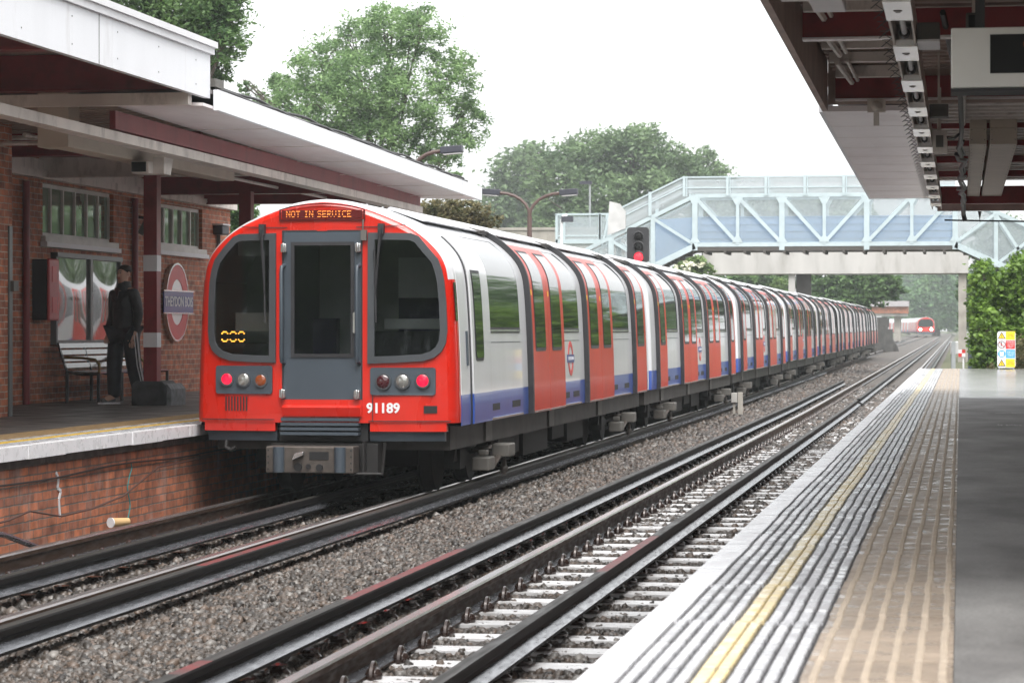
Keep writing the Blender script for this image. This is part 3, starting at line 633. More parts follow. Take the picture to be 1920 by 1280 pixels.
def platform_furniture():
    # poster case
    t = thing('poster_case', 'grey framed double poster case on brick wall above the bench, its glazing mirroring the train', 'poster case', (WX, 35.8, 1.5))
    g = MB(); a, c, z0, z1 = 33.0, 35.72, 1.50, 2.58
    g.box(WX, WX + .08, a, c, z0 - .06, z0); g.box(WX, WX + .1, a, c, z1, z1 + .06); g.box(WX, WX + .08, a, a + .06, z0, z1); g.box(WX, WX + .08, c - .05, c, z0, z1); g.box(WX, WX + .082, 34.37, 34.47, z0, z1)
    g.build('frame', M['posterframe'], t)
    for y0, y1 in ((a + .06, 34.37), (34.47, c - .05)):
        g = MB(); ny = 10; nz = 8
        vs = [(WX + .05 + .022 * math.sin(math.pi * k / ny) * math.sin(math.pi * j / nz), y0 + (y1 - y0) * k / ny, z0 + (z1 - z0) * j / nz) for k in range(ny + 1) for j in range(nz + 1)]
        g.add(vs, [(k * (nz + 1) + j, (k + 1) * (nz + 1) + j, (k + 1) * (nz + 1) + j + 1, k * (nz + 1) + j + 1) for k in range(ny) for j in range(nz)], 0, True)
        g.build('poster_panel', M['posterglass'], t, recalc=False)
    # roundel
    t = thing('station_roundel', 'red and white ring station name sign with blue bar on the brick wall', 'station sign', (WX, 40.1, 2.05))
    cy, cz = 38.42, 2.05
    vs, fs = plate(circle(0, 0, .56, 48), [circle(0, 0, .34, 40)], .03); g = MB(); g.add(facing_track(vs, WX + .06, cy, cz), fs); g.build('red_ring', M['signred'], t)
    vs, fs = plate(circle(0, 0, .34, 40), [], .02); g = MB(); g.add(facing_track(vs, WX + .055, cy, cz), fs); g.build('white_disc', M['plate'], t)
    vs, fs = plate(circle(0, 0, .585, 48), [circle(0, 0, .56, 48)], .06); g = MB(); g.add(facing_track(vs, WX + .05, cy, cz), fs); g.build('rim', M['chrome'], t)
    g = MB(); g.box(WX + .08, WX + .10, cy - .75, cy + .75, cz - .155, cz + .155); bo = g.build('name_bar', M['signblue'], t)
    g = MB(); g.box(WX + .075, WX + .108, cy - .77, cy + .77, cz + .156, cz + .175); g.box(WX + .075, WX + .108, cy - .77, cy + .77, cz - .175, cz - .156); g.build('bar_edge', M['chrome'], bo)
    vs, fs = text_mesh('THEYDON BOIS', .205, .002, .97, .004); g = MB(); g.add(facing_track(vs, WX + .103, cy, cz), fs); g.build('lettering', M['white'], bo)
    # red box with a black flank
    t = thing('help_point', 'red fronted box with black side fixed to the brick wall left of the posters', 'help point', (WX, 33.9, 1.75))
    g = MB(); g.box(WX, WX + .20, 32.3, 32.64, 1.76, 2.53); g.build('casing', M['signalblack'], t, bevel=.01)
    g = MB(); g.box(WX + .201, WX + .24, 32.28, 32.66, 1.75, 2.54); g.build('red_front', M['redbox'], t, bevel=.02)
    for z in (1.85, 2.24): g = MB(); g.box(WX + .2405, WX + .246, 32.38, 32.56, z, z + .2); g.build('red_panel', M['signred'], t)
    # bench
    t = thing('platform_bench', 'dark slatted bench with brass coloured armrests against the brick wall', 'bench', (-11.1, 34.1, PZ))
    def P(u, v): return (-11.42 + u, v)
    prof = [(-.02 + .0, 1.44), (.0, 1.36), (.03, 1.27), (.05, 1.19), (.08, 1.12)]
    y0, y1 = 32.75, 35.8
    g = MB()
    for u, z in [(0.0, 1.43), (.02, 1.345), (.045, 1.26), (.075, 1.175)]:
        g.bar((-11.40 + u, y0, z), (-11.40 + u, y1, z), .062, .02, up=(1, 0, .25))
    g.build('backrest', M['benchwood'], t)
    g = MB()
    for u in (.15, .24, .33, .42, .51): g.bar((-11.40 + u, y0, 1.10 - (.015 if u > .2 else 0)), (-11.40 + u, y1, 1.10 - (.015 if u > .2 else 0)), .07, .022)
    g.build('seat', M['benchwood'], t)
    for k, y in enumerate((y0 + .03, y0 + 1.0, y0 + 1.95, y1 - .03)):
        g = MB(); g.tube([(-11.42, y, 1.47), (-11.36, y, 1.27), (-11.30, y, 1.10), (-11.1, y, 1.06), (-10.86, y, 1.07)], .018, 6); g.tube([(-11.30, y, 1.1), (-11.30, y, PZ)], .022, 6); g.tube([(-10.88, y, 1.07), (-10.88, y, PZ)], .022, 6); g.build('leg', M['benchiron'], t)
        if k in (0, 2):
            g = MB(); g.tube([(-11.34, y, 1.28), (-11.1, y, 1.275), (-10.93, y, 1.255), (-10.87, y, 1.20), (-10.87, y, 1.07)], .02, 6); g.build('armrest', M['brass'], t)
platform_furniture()

# ------------------------------------------------------------------ canopies
def left_canopy():
    t = thing('platform_canopy', 'white edged canopy with maroon beams and columns over the left platform', 'canopy', (-9.7, 32, PZ))
    g = MB(); g.box(-7.26, -7.20, -5, 25.1, 3.88, 4.305); g.box(-11.6, -7.27, 25.02, 25.1, 3.96, 4.40)
    f = g.build('fascia', M['fascia'], t)
    g = MB(); g.box(-7.30, -7.165, -5, 25.14, 4.306, 4.37); g.box(-7.30, -7.14, -5, 25.17, 4.371, 4.43); g.box(-11.6, -7.31, 25.0, 25.16, 4.38, 4.43)
    g.build('coping', M['white'], f)
    g = MB()
    for y in np.arange(9, 25, 1.2):
        for z in (3.97, 4.2): g.box(-7.199, -7.196, y, y + .012, z, z + .012)
    g.build('screw_heads', M['boxgrey'], f)
    g = MB(); g.box(-11.6, -7.3, -5, 25.0, 4.32, 4.36, 0); g.build('ceiling', M['brown'], t)
    # lower part
    def X(y): return -7.12 - (y - 25.1) / 15.5 * .18
    def Z(y): return 3.766 - (y - 25.1) / 15.5 * .126
    ya, yb = 25.1, 40.6
    g = MB()
    vs = [(X(y) - dx, y, Z(y) + dz) for y in (ya + .01, yb) for dx, dz in ((0, 0), (0, .20), (.05, .20), (.05, 0))]
    g.add(vs, [(0, 1, 2, 3), (4, 5, 6, 7), (0, 1, 5, 4), (1, 2, 6, 5), (2, 3, 7, 6), (3, 0, 4, 7)]); g.build('fascia', M['fascia'], t)
    g = MB(); vs = [(X(y) - .055 - dx, y, Z(y) + .012 + dx * .03) for y in (ya - .34, yb) for dx in (0, .93)]
    g.add(vs + [(a, b, c + .03) for a, b, c in vs], [(0, 1, 3, 2), (4, 6, 7, 5), (0, 2, 6, 4), (1, 5, 7, 3), (0, 4, 5, 1), (2, 3, 7, 6)])
    so = g.build('soffit', M['soffit'], t)
    g = MB(); vs = [(X(y) - dx, y, Z(y) + dz) for y in (ya, yb + .02) for dx, dz in ((.06, .19), (.30, .33), (4.3, .50), (4.3, .44), (.06, .16))]
    g.add(vs, [(0, 1, 2, 3, 4), (5, 6, 7, 8, 9)] + [(i, (i + 1) % 5, 5 + (i + 1) % 5, 5 + i) for i in range(5)], 0)
    rf = g.build('roof', M['felt'], t)
    g = MB()
    for k in range(3):
        g.tube([(X(y) - .09 - .07 * k + .02 * math.sin(y * 2.3 + k), y, Z(y) + .215 + .05 * k + .012 * math.sin(y * 3.1 + 2 * k)) for y in np.arange(ya + .1, yb, .35)], .017, 5)
    g.build('roof_cable', M['cable'], rf)
    g = MB(); g.box(-7.35, -7.16, ya + .05, ya + .35, 4.0, 4.08); g.build('gutter_outlet', M['boxgrey'], rf)
    g = MB()
    for y in np.arange(27.4, 40, 2.4): g.box(X(y) - 1.0, X(y) - .06, y, y + .012, Z(y) + .006 - .0, Z(y) + .012)
    g.build('board_joint', M['cream'], so)
    g = MB()
    for y in (11.5, 14.9, 18.3, 21.7): g.box(-7.1995, -7.1965, y, y + .008, 3.88, 4.304)
    g.build('board_joint', M['boxgrey'], f)
    # long beams
    g = MB(); vs = [(x, y, z) for y, z0 in ((24.8, 3.575), (40.2, 3.53)) for x, z in ((-8.06, z0), (-8.06, z0 + .175), (-8.12, z0 + .175), (-8.12, z0))]
    vs = [(x - (.13 if y > 30 else 0), y, z) for x, y, z in vs]
    g.add(vs, [(0, 1, 2, 3), (4, 5, 6, 7), (0, 1, 5, 4), (1, 2, 6, 5), (2, 3, 7, 6), (3, 0, 4, 7)]); g.build('edge_beam', M['maroonlit'], t)
    g = MB(); vs = [(x - (.13 if y > 30 else 0), y, z) for y, z0 in ((12, 3.49), (40.2, 3.43)) for x, z in ((-8.02, z0), (-8.02, z0 + .095), (-8.2, z0 + .095), (-8.2, z0))]
    g.add(vs, [(0, 1, 2, 3), (4, 5, 6, 7), (0, 1, 5, 4), (1, 2, 6, 5), (2, 3, 7, 6), (3, 0, 4, 7)]); g.build('cable_trunking', M['cream'], t)
    g = MB(); g.box(-11.6, -8.25, 25.2, 40.4, 3.88, 3.9)
    for y in np.arange(25.6, 40, .33): g.box(-11.6, -8.26, y, y + .12, 3.84, 3.88)
    g.build('ceiling', M['brown'], t)
    for y in (17.5, 21.2, 24.9):
        g = MB(); g.box(-11.6, -7.28, y, y + .1, 3.99, 4.31); g.box(-11.6, -7.28, y - .05, y + .15, 3.955, 3.985); g.build('cross_beam', M['maroon'], t)
    g = MB(); g.box(-11.6, -7.28, 24.62, 24.74, 3.785, 3.90); g.build('cross_beam', M['cream'], t)
    for y in (28.6, 32.6, 36.95, 39.9):
        g = MB(); g.box(-11.6, -8.3, y - .04, y + .04, 3.60, 3.83); g.box(-11.6, -8.3, y - .09, y + .09, 3.575, 3.598); g.build('cross_beam', M['maroon'] if y > 33 or y < 30 else M['cream'], t)
    g = MB(); g.box(-9.82, -9.70, 26, 40, 3.835, 3.875); g.box(-10.8, -10.7, 26, 40, 3.80, 3.838); g.build('purlin', M['maroon'], t)
    # cream ducts
    g = MB(); g.box(-8.98, -8.66, 25.16, 25.5, 3.43, 4.29); g.box(-8.94, -8.70, 25.501, 31.4, 3.44, 3.60); g.build('duct', M['tan'], t, bevel=.01)
    g = MB(); g.box(-9.32, -9.24, 23.6, 23.7, 3.6, 4.31); g.box(-9.6, -9.2, 23.55, 23.75, 4.1, 4.13); g.build('hanger', M['cream'], t)
    g = MB(); g.tube([(-11.5, 28, 3.75), (-9.9, 28.2, 3.75), (-9.6, 28.3, 3.70), (-9.4, 29, 3.6)], .03, 6); g.tube([(-11.5, 27.2, 3.62), (-9.2, 27.2, 3.62)], .025, 6); g.tube([(-9.6, 26.5, 3.66), (-9.6, 40, 3.66)], .022, 6); g.build('conduit', M['cream'], t)
    # columns
    for i, y in enumerate((31.92, 36.35)):
        g = MB(); x = -9.90
        g.box(x - .085, x + .085, y - .085, y + .085, PZ, 3.575, 0)
        c = g.build('column', M['maroon'], t)
        
        for z0, z1 in ((2.36, 2.56), (1.42, 1.60)): g = MB(); g.box(x - .088, x + .088, y - .088, y + .088, z0, z1); g.build('white_band', M['white'], c)
        if i == 0:
            g = MB(); g.prism([(x - .22, PZ), (x + .22, PZ), (x + .22, PZ + .25), (x + .17, PZ + .30), (x - .17, PZ + .30), (x - .22, PZ + .25)], y - .16, y + .34); g.build('plinth', M['plinth'], c, bevel=.015)
            g = MB(); g.prism([(x + .222, PZ), (x + .28, PZ), (x + .28, PZ + .20), (x + .222, PZ + .27)], y - .12, y + .5); g.build('plinth_end', M['plinthgrey'], c)
    return t
left_canopy()
def canopy_fittings_left():
    t = thing('security_camera', 'white bracketed camera housing with dark face hung under the cream beam by the maroon column', 'security camera', (-8.45, 27.6, 3.4), 'cameras under the left canopy')
    g = MB(); g.prism([(27.5, 3.30), (27.75, 3.30), (27.85, 3.48), (27.5, 3.48)], -8.52, -8.40, axis='x'); g.build('bracket', M['cream'], t)
    g = MB(); g.box(-8.72, -8.52, 27.35, 27.75, 3.30, 3.43); h = g.build('housing', M['cream'], t, bevel=.01)
    g = MB(); g.box(-8.71, -8.55, 27.34, 27.349, 3.315, 3.42); g.build('dark_face', M['screen'], h)
    p = ony(410, 432, 40.8); t = thing('security_camera', 'dark camera on a bracket at the end of the brick wall beside the train', 'security camera', p, 'cameras under the left canopy')
    g = MB(); g.box(p.x - .12, p.x + .12, p.y - .2, p.y + .2, p.z - .07, p.z + .07); g.build('housing', M['lamphead'], t, bevel=.02)
    g = MB(); g.box(p.x - .14, p.x + .14, p.y - .25, p.y + .2, p.z + .075, p.z + .1); g.build('sunshield', M['white'], t)
    g = MB(); g.tube([(p.x, p.y, p.z - .07), (p.x, p.y, p.z - .25), (WX + .01, p.y, p.z - .3)], .03, 6); g.build('bracket', M['boxgrey'], t)
    t = thing('wall_loudspeaker', 'slim grey column loudspeaker tilted out from the brick wall behind the maroon column', 'loudspeaker', (WX + .2, 36.65, 3.1))
    g = MB(); g.bar((WX + .06, 36.65, 3.0), (WX + .28, 36.65, 3.4), .09, .08, up=(0, 1, 0)); g.build('case', M['boxgrey'], t, bevel=.01)
    g = MB(); g.bar((WX, 36.65, 3.25), (WX + .2, 36.65, 3.22), .04, .04); g.build('bracket', M['rubber'], t)
canopy_fittings_left()

def right_canopy():
    t = thing('platform_canopy', 'canopy with maroon beams seen from below over the near platform', 'canopy', (2, 25, PZ))
    def X(y): return -1.185 - (y - 16) / 24 * .135
    # near, raised part: outer board, ceiling and cross beams
    g = MB(); vs = [(X(y) + dx, y, z) for y in (7.2, 24.2) for dx, z in ((0, 3.6), (0, 4.35), (.05, 4.35), (.05, 3.6))]
    g.add(vs, [(0, 1, 2, 3), (4, 5, 6, 7), (0, 1, 5, 4), (1, 2, 6, 5), (2, 3, 7, 6), (3, 0, 4, 7)]); g.build('fascia', M['brown'], t)  # inner face of the white board, its shade put into the brown
    g = MB(); g.box(-1.15, 7, 7.2, 24.2, 4.0, 4.06)
    for y in np.arange(8.3, 24, .3): g.box(-1.13, 7, y, y + .13, 3.95, 4.0)
    g.build('ceiling', M['brown'], t)
    g = MB(); g.box(-1.25, 7, 7.2, 24.4, 4.36, 4.45); g.build('roof', M['felt'], t)
    g = MB(); g.box(-1.18, 7, 24.205, 24.22, 3.66, 4.36); g.build('end_board', M['brown'], t)
    for y in (12.5, 14.6, 16.75, 19.1, 24.15):
        g = MB(); g.box(-1.11, 7, y - .03, y + .03, 3.705, 3.9); b = g.build('cross_beam', M['maroon'], t)
        g = MB(); g.box(-1.11, 7, y - .07, y + .07, 3.688, 3.703); g.build('bottom_flange', M['soffit'], b)
    for y0, y1 in ((17.2, 18.9), (19.8, 21.4), (22.0, 23.8)):
        g = MB(); g.box(-1.08, -.45, y0 + .35, y0 + .45, 3.86, 3.94); g.box(-1.08, -.45, y1 - .3, y1 - .2, 3.84, 3.94); g.tube([(-1.0, y0, 3.82), (-.95, y1, 3.82)], .025, 6); g.tube([(-.92, y0, 3.84), (-.90, y1, 3.84)], .018, 6); g.build('conduit', M['cream'], t)
    # far, lower part: pale soffit
    ya, yb = 24.2, 40.3
    g = MB(); vs = [(x, y, z) for y in (ya + .02, yb) for x, z in ((X(y), 3.6), (-.35 if y < 30 else -.44, 3.6), (-.35 if y < 30 else -.44, 3.65), (X(y), 3.65))]
    g.add(vs, [(0, 1, 2, 3), (4, 5, 6, 7), (0, 1, 5, 4), (1, 2, 6, 5), (2, 3, 7, 6), (3, 0, 4, 7)]); g.build('soffit', M['soffit'], t)
    g = MB(); vs = [(X(y) + dx, y, z) for y in (ya + .02, yb) for dx, z in ((-.03, 3.595), (-.03, 3.85), (.0, 3.85), (.0, 3.595))]
    g.add(vs, [(0, 1, 2, 3), (4, 5, 6, 7), (0, 1, 5, 4), (1, 2, 6, 5), (2, 3, 7, 6), (3, 0, 4, 7)]); g.build('fascia', M['fascia'], t)
    g = MB()
    for y in np.arange(26, 40, 1.5): g.box(X(y) + .01, -.45, y, y + .008, 3.598, 3.6005)
    g.build('board_joint', M['cream'], t)
    g = MB(); g.box(-1.2, 7, ya + .03, yb, 3.86, 3.95); g.build('roof', M['felt'], t)
    g = MB(); g.box(-.36, 7, ya, 37.6, 3.78, 3.84)
    for y in np.arange(ya + .2, 37.4, .42): g.box(-.34, 7, y, y + .17, 3.70, 3.78)
    g.build('ceiling', M['cream'], t)
    for y, z0 in ((27.3, 3.66), (29.6, 3.64), (32.2, 3.62), (34.8, 3.60)):
        g = MB(); g.box(-.30, 7, y - .04, y + .04, z0, z0 + .08); g.build('cross_beam', M['maroon'], t)
    g = MB(); g.box(-.30, 7, 37.0, 37.12, 3.36, 3.6); g.build('end_beam', M['maroon'], t)
    g = MB(); g.box(-.32, 7, 37.62, 37.7, 3.29, 3.40); g.build('end_board', M['brown'], t)
    # two tan ducts that drop in front and run along underneath
    for x0, x1 in ((.09, .255), (.285, .55)):
        g = MB(); g.box(x0, x1, 26.7, 37.0, 3.46, 3.62); g.box(x0, x1, 26.7, 26.95, 3.621, 3.95)
        d = g.build('duct', M['tan'], t, bevel=.006)
        g = MB()
        for y in np.arange(26.9, 36.9, .5):
            for x in (x0 + .02, x1 - .02): g.box(x - .004, x + .004, y, y + .012, 3.456, 3.4595)
        for z in np.arange(3.5, 3.95, .1):
            for x in (x0 + .02, x1 - .02): g.box(x - .004, x + .004, 26.696, 26.6995, z, z + .008)
        g.build('rivet_row', M['rubber'], d)
    g = MB(); g.tube([(.0, 21, 3.95), (.0, 37, 3.62)], .02, 6); g.tube([(.02, 19.5, 3.65), (.02, 26.5, 3.65)], .03, 8); g.tube([(-.2, 24.5, 3.4), (-.2, 24.5, 3.95)], .012, 6); g.build('conduit', M['cream'], t)
    g = MB(); g.box(6.8, 7, 4, 40, PZ, 4.0); g.build('back_wall', M['brickwall'], t)
right_canopy()

def right_fittings():
    t = thing('light_strip', 'long strip of open fluorescent fittings with white cover plates under the near canopy', 'light fitting', (-.32, 25, 3.3))
    x0, x1 = -.388, -.255; zb = 3.30; y = 11.0
    g = MB(); g.box(x0, x1, 9, 37.3, 3.44, 3.47); g.box(x0, x0 + .012, 9, 37.3, zb, 3.44); g.box(x1 - .012, x1, 9, 37.3, zb, 3.44); g.build('channel', M['cream'], t)
    y = 11.5
    while y < 37:
        pl = MB(); tb = MB(); cap = MB(); marks = MB()
        pl.box(x0 - .004, x1 + .004, y, y + .82, zb - .012, zb - .002); pl.box(x0, x1, y, y + .82, zb + .0, zb + .03)
        marks.box(-.345, -.30, y + .35, y + .40, zb - .0145, zb - .0125); marks.box(-.335, -.31, y + .44, y + .46, zb - .0145, zb - .0125)
        tb.tube([(-.32, y + .83, 3.345), (-.32, min(y + 2.05, 37.2), 3.345)], .016, 8)
        e = min(y + 2.0, 37.2); cap.tube([(-.32, e - .10, 3.345), (-.32, e, 3.345)], .03, 8)
        y += 2.17
        po = pl.build('cover_plate', M['plate'], t); tu = tb.build('fluorescent_tube', M['white'], t); cap.build('lamp_holder', M['rubber'], tu); marks.build('plate_marking', M['boxgrey'], po)
    sp = MB()
    for k in range(150):
        y = 12 + k * .165; sp.bar((x0 - .01, y, 3.42), (x0 - .09, y + .05, 3.42 + .06 * (k % 3 - 1)), .004, .004)
    sp.build('bird_spikes', M['rubber'], t)
    g = MB()
    for y in (14, 18, 22, 26, 30, 34): g.bar((-.32, y, 3.47), (-.32, y, 3.95), .02, .02)
    g.build('hanger', M['rubber'], t)
    # display screen
    t = thing('information_display', 'grey information display box with dark screen hanging under the near canopy', 'display screen', (.3, 14.0, 2.9))
    Y = 13.95
    g = MB(); g.box(-.048, .95, Y, Y + .28, 2.872, 3.182, 0); c = g.build('case', M['screencase'], t, bevel=.006)
    g = MB(); g.box(.15, .75, Y - .006, Y - .001, 2.945, 3.145); g.build('screen', M['screen'], c)
    g = MB(); g.box(-.05, .95, Y - .004, Y + .28, 2.855, 2.8705); g.build('lower_edge', M['signalblack'], c)
    vs, fs = text_mesh('1', .035, .001); g = MB(); g.add(facing_cam([(a, b, -c) for a, b, c in vs], .325, Y - .0075, 3.09), fs); g.build('screen_lettering', M['leddim'], c)
    g = MB(); g.bar((.1, Y + .14, 3.183), (.1, Y + .14, 3.69), .05, .05); g.bar((.8, Y + .14, 3.183), (.8, Y + .14, 3.69), .05, .05); g.build('hanger', M['rubber'], t)
    # boxes, loudspeaker, cameras
    t = thing('junction_box', 'grey junction box beside the light strip, with a bright white lower edge', 'junction box', (-.19, 15.9, 3.35), 'boxes beside the light strip')
    g = MB(); g.box(-.25, -.12, 15.75, 16.2, 3.32, 3.42); g.build('case', M['boxgrey'], t, bevel=.004); g = MB(); g.box(-.25, -.12, 15.72, 16.2, 3.305, 3.318); g.build('lower_edge', M['white'], t)
    t = thing('junction_box', 'grey box on a rod above the white loudspeaker beside the light strip', 'junction box', (-.2, 22.6, 3.4), 'boxes beside the light strip')
    g = MB(); g.box(-.255, -.10, 22.5, 22.7, 3.405, 3.51); g.build('case', M['boxgrey'], t, bevel=.004); g = MB(); g.bar((-.18, 22.6, 3.51), (-.18, 22.6, 3.95), .018, .018); g.build('rod', M['cream'], t)
    t = thing('loudspeaker', 'small white loudspeaker with dark grille beside the light strip', 'loudspeaker', (-.2, 23.9, 3.2))
    g = MB(); g.box(-.245, -.115, 23.9, 24.05, 3.19, 3.40); g.build('case', M['cream'], t, bevel=.005); g = MB(); g.box(-.215, -.15, 23.893, 23.899, 3.245, 3.35); g.build('grille', M['boxgrey'], t)
    g = MB(); g.bar((-.18, 23.97, 3.40), (-.18, 23.97, 3.78), .02, .02); g.build('rod', M['cream'], t)
    t = thing('security_camera', 'boxy camera with dark glass face under the near canopy above the display', 'security camera', (.07, 15.5, 3.3))
    g = MB(); g.box(.03, .13, 15.4, 15.9, 3.33, 3.43); g.build('housing', M['boxgrey'], t, bevel=.006); g = MB(); g.box(.045, .118, 15.39, 15.398, 3.345, 3.415); g.build('dark_face', M['screen'], t)
    g = MB(); g.bar((.08, 15.7, 3.43), (.08, 15.7, 3.95), .03, .03); g.build('bracket', M['cream'], t)
    t = thing('floodlight', 'pale box floodlight angled under the near canopy roof close to its outer edge', 'floodlight', (-.85, 15.8, 3.7))
    g = MB(); g.box(-.93, -.72, 15.5, 17.2, 3.66, 3.72, mtx=None); g.build('case', M['white'], t, bevel=.01); g = MB(); g.bar((-.82, 16.3, 3.72), (-.82, 16.3, 3.95), .05, .05); g.build('bracket', M['rubber'], t)
    t = thing('beam_clamp', 'small cream clamp with a dangling tab on the last maroon beam of the raised canopy', 'clamp', (-.75, 24.1, 3.6))
    g = MB(); g.box(-.82, -.66, 23.98, 24.06, 3.57, 3.685); g.sphere((-.74, 23.96, 3.62), .05, 10, 6); g.build('clamp', M['cream'], t); g = MB(); g.box(-.765, -.715, 23.98, 24.0, 3.45, 3.565); g.build('tab', M['cream'], t)
    g = MB(); rnd = random.Random(3)
    pts = [(-.12, 18.5, 3.80), (-.06, 20.5, 3.68), (.0, 22.5, 3.55), (.01, 24, 3.42), (.0, 25.5, 3.40)] + [(.0 + rnd.uniform(-.045, .045), y, 3.40 + rnd.uniform(-.04, .02) - .004 * (y - 25)) for y in np.arange(26.2, 37.4, .35)] + [(.03, 37.75, 3.24), (.05, 37.8, 3.16)]
    g.tube(pts, .022, 6); g.tube([(a + .03, b + .1, c + .02) for a, b, c in pts[4:]], .012, 5); g.tube([(-.12, 23.9, 3.33), (-.06, 24.2, 3.34), (.0, 24.6, 3.42)], .014, 5)
    tag(g.build('cable', M['cable']), 'black wavy cable bundle running under the near canopy and dangling at its end', 'cable', 'cables of the near canopy')
    g = MB(); g.tube([(-.22, 37.9, 3.175), (.05, 37.85, 3.165), (1.2, 37.85, 3.14), (3, 37.85, 3.1)], .012, 5); g.prism([(.24, 3.29), (.29, 3.29), (.265, 3.16)], 37.8, 37.84)
    tag(g.build('cable', M['cable']), 'thin black wire strung across just below the far end of the near canopy', 'cable', 'cables of the near canopy')
right_fittings()

# ------------------------------------------------------------------ trains
HALF = [(1.300, .70), (1.302, .85), (1.298, 1.0), (1.290, 1.3), (1.278, 1.6), (1.262, 1.9), (1.243, 2.12), (1.215, 2.26), (1.15, 2.39), (1.03, 2.52), (.88, 2.634), (.70, 2.724), (.42, 2.832), (.2, 2.882), (0, 2.90)]
def spline(pts, n):
    P = [Vector((a, b)) for a, b in pts]; out = []
    for i in range(len(P) - 1):
        p0 = P[max(i - 1, 0)]; p1 = P[i]; p2 = P[i + 1]; p3 = P[min(i + 2, len(P) - 1)]
        for k in range(n):
            t = k / n; out.append(.5 * ((2 * p1) + (p2 - p0) * t + (2 * p0 - 5 * p1 + 4 * p2 - p3) * t * t + (3 * p1 - p0 - 3 * p2 + p3) * t ** 3))
    return out + [P[-1]]
SP = spline(HALF, 3)
def norm_at(i):
    d = SP[min(i + 1, len(SP) - 1)] - SP[max(i - 1, 0)]; return Vector((d.y, -d.x)).normalized()
SN = [norm_at(i) for i in range(len(SP))]
def at_v(v):
    for i in range(len(SP) - 1):
        if SP[i].y <= v <= SP[i + 1].y + 1e-9:
            t = (v - SP[i].y) / max(1e-9, SP[i + 1].y - SP[i].y); return SP[i].lerp(SP[i + 1], t), SN[i].lerp(SN[i + 1], t)
    return (SP[0], SN[0]) if v < SP[0].y else (SP[-1], SN[-1])
def arc(v0, v1, d):
    ps = [at_v(v0)] + [(SP[i], SN[i]) for i in range(len(SP)) if v0 + .004 < SP[i].y < v1 - .004] + [at_v(v1)]
    return [(p.x + n.x * d, p.y + n.y * d) for p, n in ps]
def patch(g, y0, y1, v0, v1, d0, d1, m=0, edge=None, side=1):     # a curved plate following the body section, from offset d0 to d1
    A = arc(v0, v1, d1); B = arc(v0, v1, d0); n = len(A); em = m if edge is None else edge
    vs = [(side * a, y, b) for y in (y0, y1) for a, b in A] + [(side * a, y, b) for y in (y0, y1) for a, b in B]
    g.add(vs, [(i, i + 1, n + i + 1, n + i) for i in range(n - 1)], m, True)
    g.add(vs, [(i, i + 1, 2 * n + i + 1, 2 * n + i) for i in range(n - 1)] + [(n + i, n + i + 1, 3 * n + i + 1, 3 * n + i) for i in range(n - 1)] + [(0, n, 3 * n, 2 * n), (n - 1, 2 * n - 1, 4 * n - 1, 3 * n - 1)], em)
def rounded_patch(g, y0, y1, v0, v1, d, m, r):
    # plate with rounded lower corners: strips of decreasing width
    k = 5
    for i in range(k):
        a0 = v0 + r * (1 - math.cos(R(90 * i / k))); a1 = v0 + r * (1 - math.cos(R(90 * (i + 1) / k))); ins = r * (1 - math.sin(R(90 * (i + .6) / k)))
        patch(g, y0 + ins, y1 - ins, a0, a1, 0, d, m)
    patch(g, y0, y1, v0 + r, v1, 0, d, m)
def body_mats(v, roof=2.66):
    return 0 if v < 1.0 else (1 if v < roof else 2)
def car_shell(name, parent, L, y0=0.0, ends=(True, True), far=False):
    g = MB(); N_ = len(SP)
    full = [(p.x, p.y) for p in SP] + [(-p.x, p.y) for p in reversed(SP[:-1])]
    ringy = [(y0, -.045), (y0 + .03, -.012), (y0 + .07, 0), (y0 + .12, 0), (L - .12, 0), (L - .07, 0), (L - .03, -.012), (L, -.045)]
    if not ends[0]: ringy = [(y0, 0)] + ringy[4:]
    nn = [SN[i] for i in range(N_)] + [Vector((-SN[i].x, SN[i].y)) for i in range(N_ - 2, -1, -1)]
    vs = []
    for y, ins in ringy: vs += [(p[0] + q.x * ins, y, p[1] + q.y * ins) for p, q in zip(full, nn)]
    n = len(full)
    for j in range(len(ringy) - 1):
        for i in range(n - 1):
            v = (full[i][1] + full[i + 1][1]) / 2
            k = len(g.v); g.add([vs[j * n + i], vs[j * n + i + 1], vs[(j + 1) * n + i + 1], vs[(j + 1) * n + i]], [(0, 1, 2, 3)], body_mats(v), True)
        g.add([vs[j * n], vs[j * n + n - 1], vs[(j + 1) * n + n - 1], vs[(j + 1) * n]], [(0, 1, 2, 3)], 3)
    if ends[0]: g.add(vs[:n], [tuple(range(n))], 1)
    g.add(vs[-n:], [tuple(range(n))], 1)
    # solebar
    g.box(-1.17, 1.17, y0 + .12, L - .12, .46, .698, 4)
    o = g.build(name, [M['blue'], M['body'], M['roofgrey'], M['rubber'], M['under']], parent, world=False)
    return o
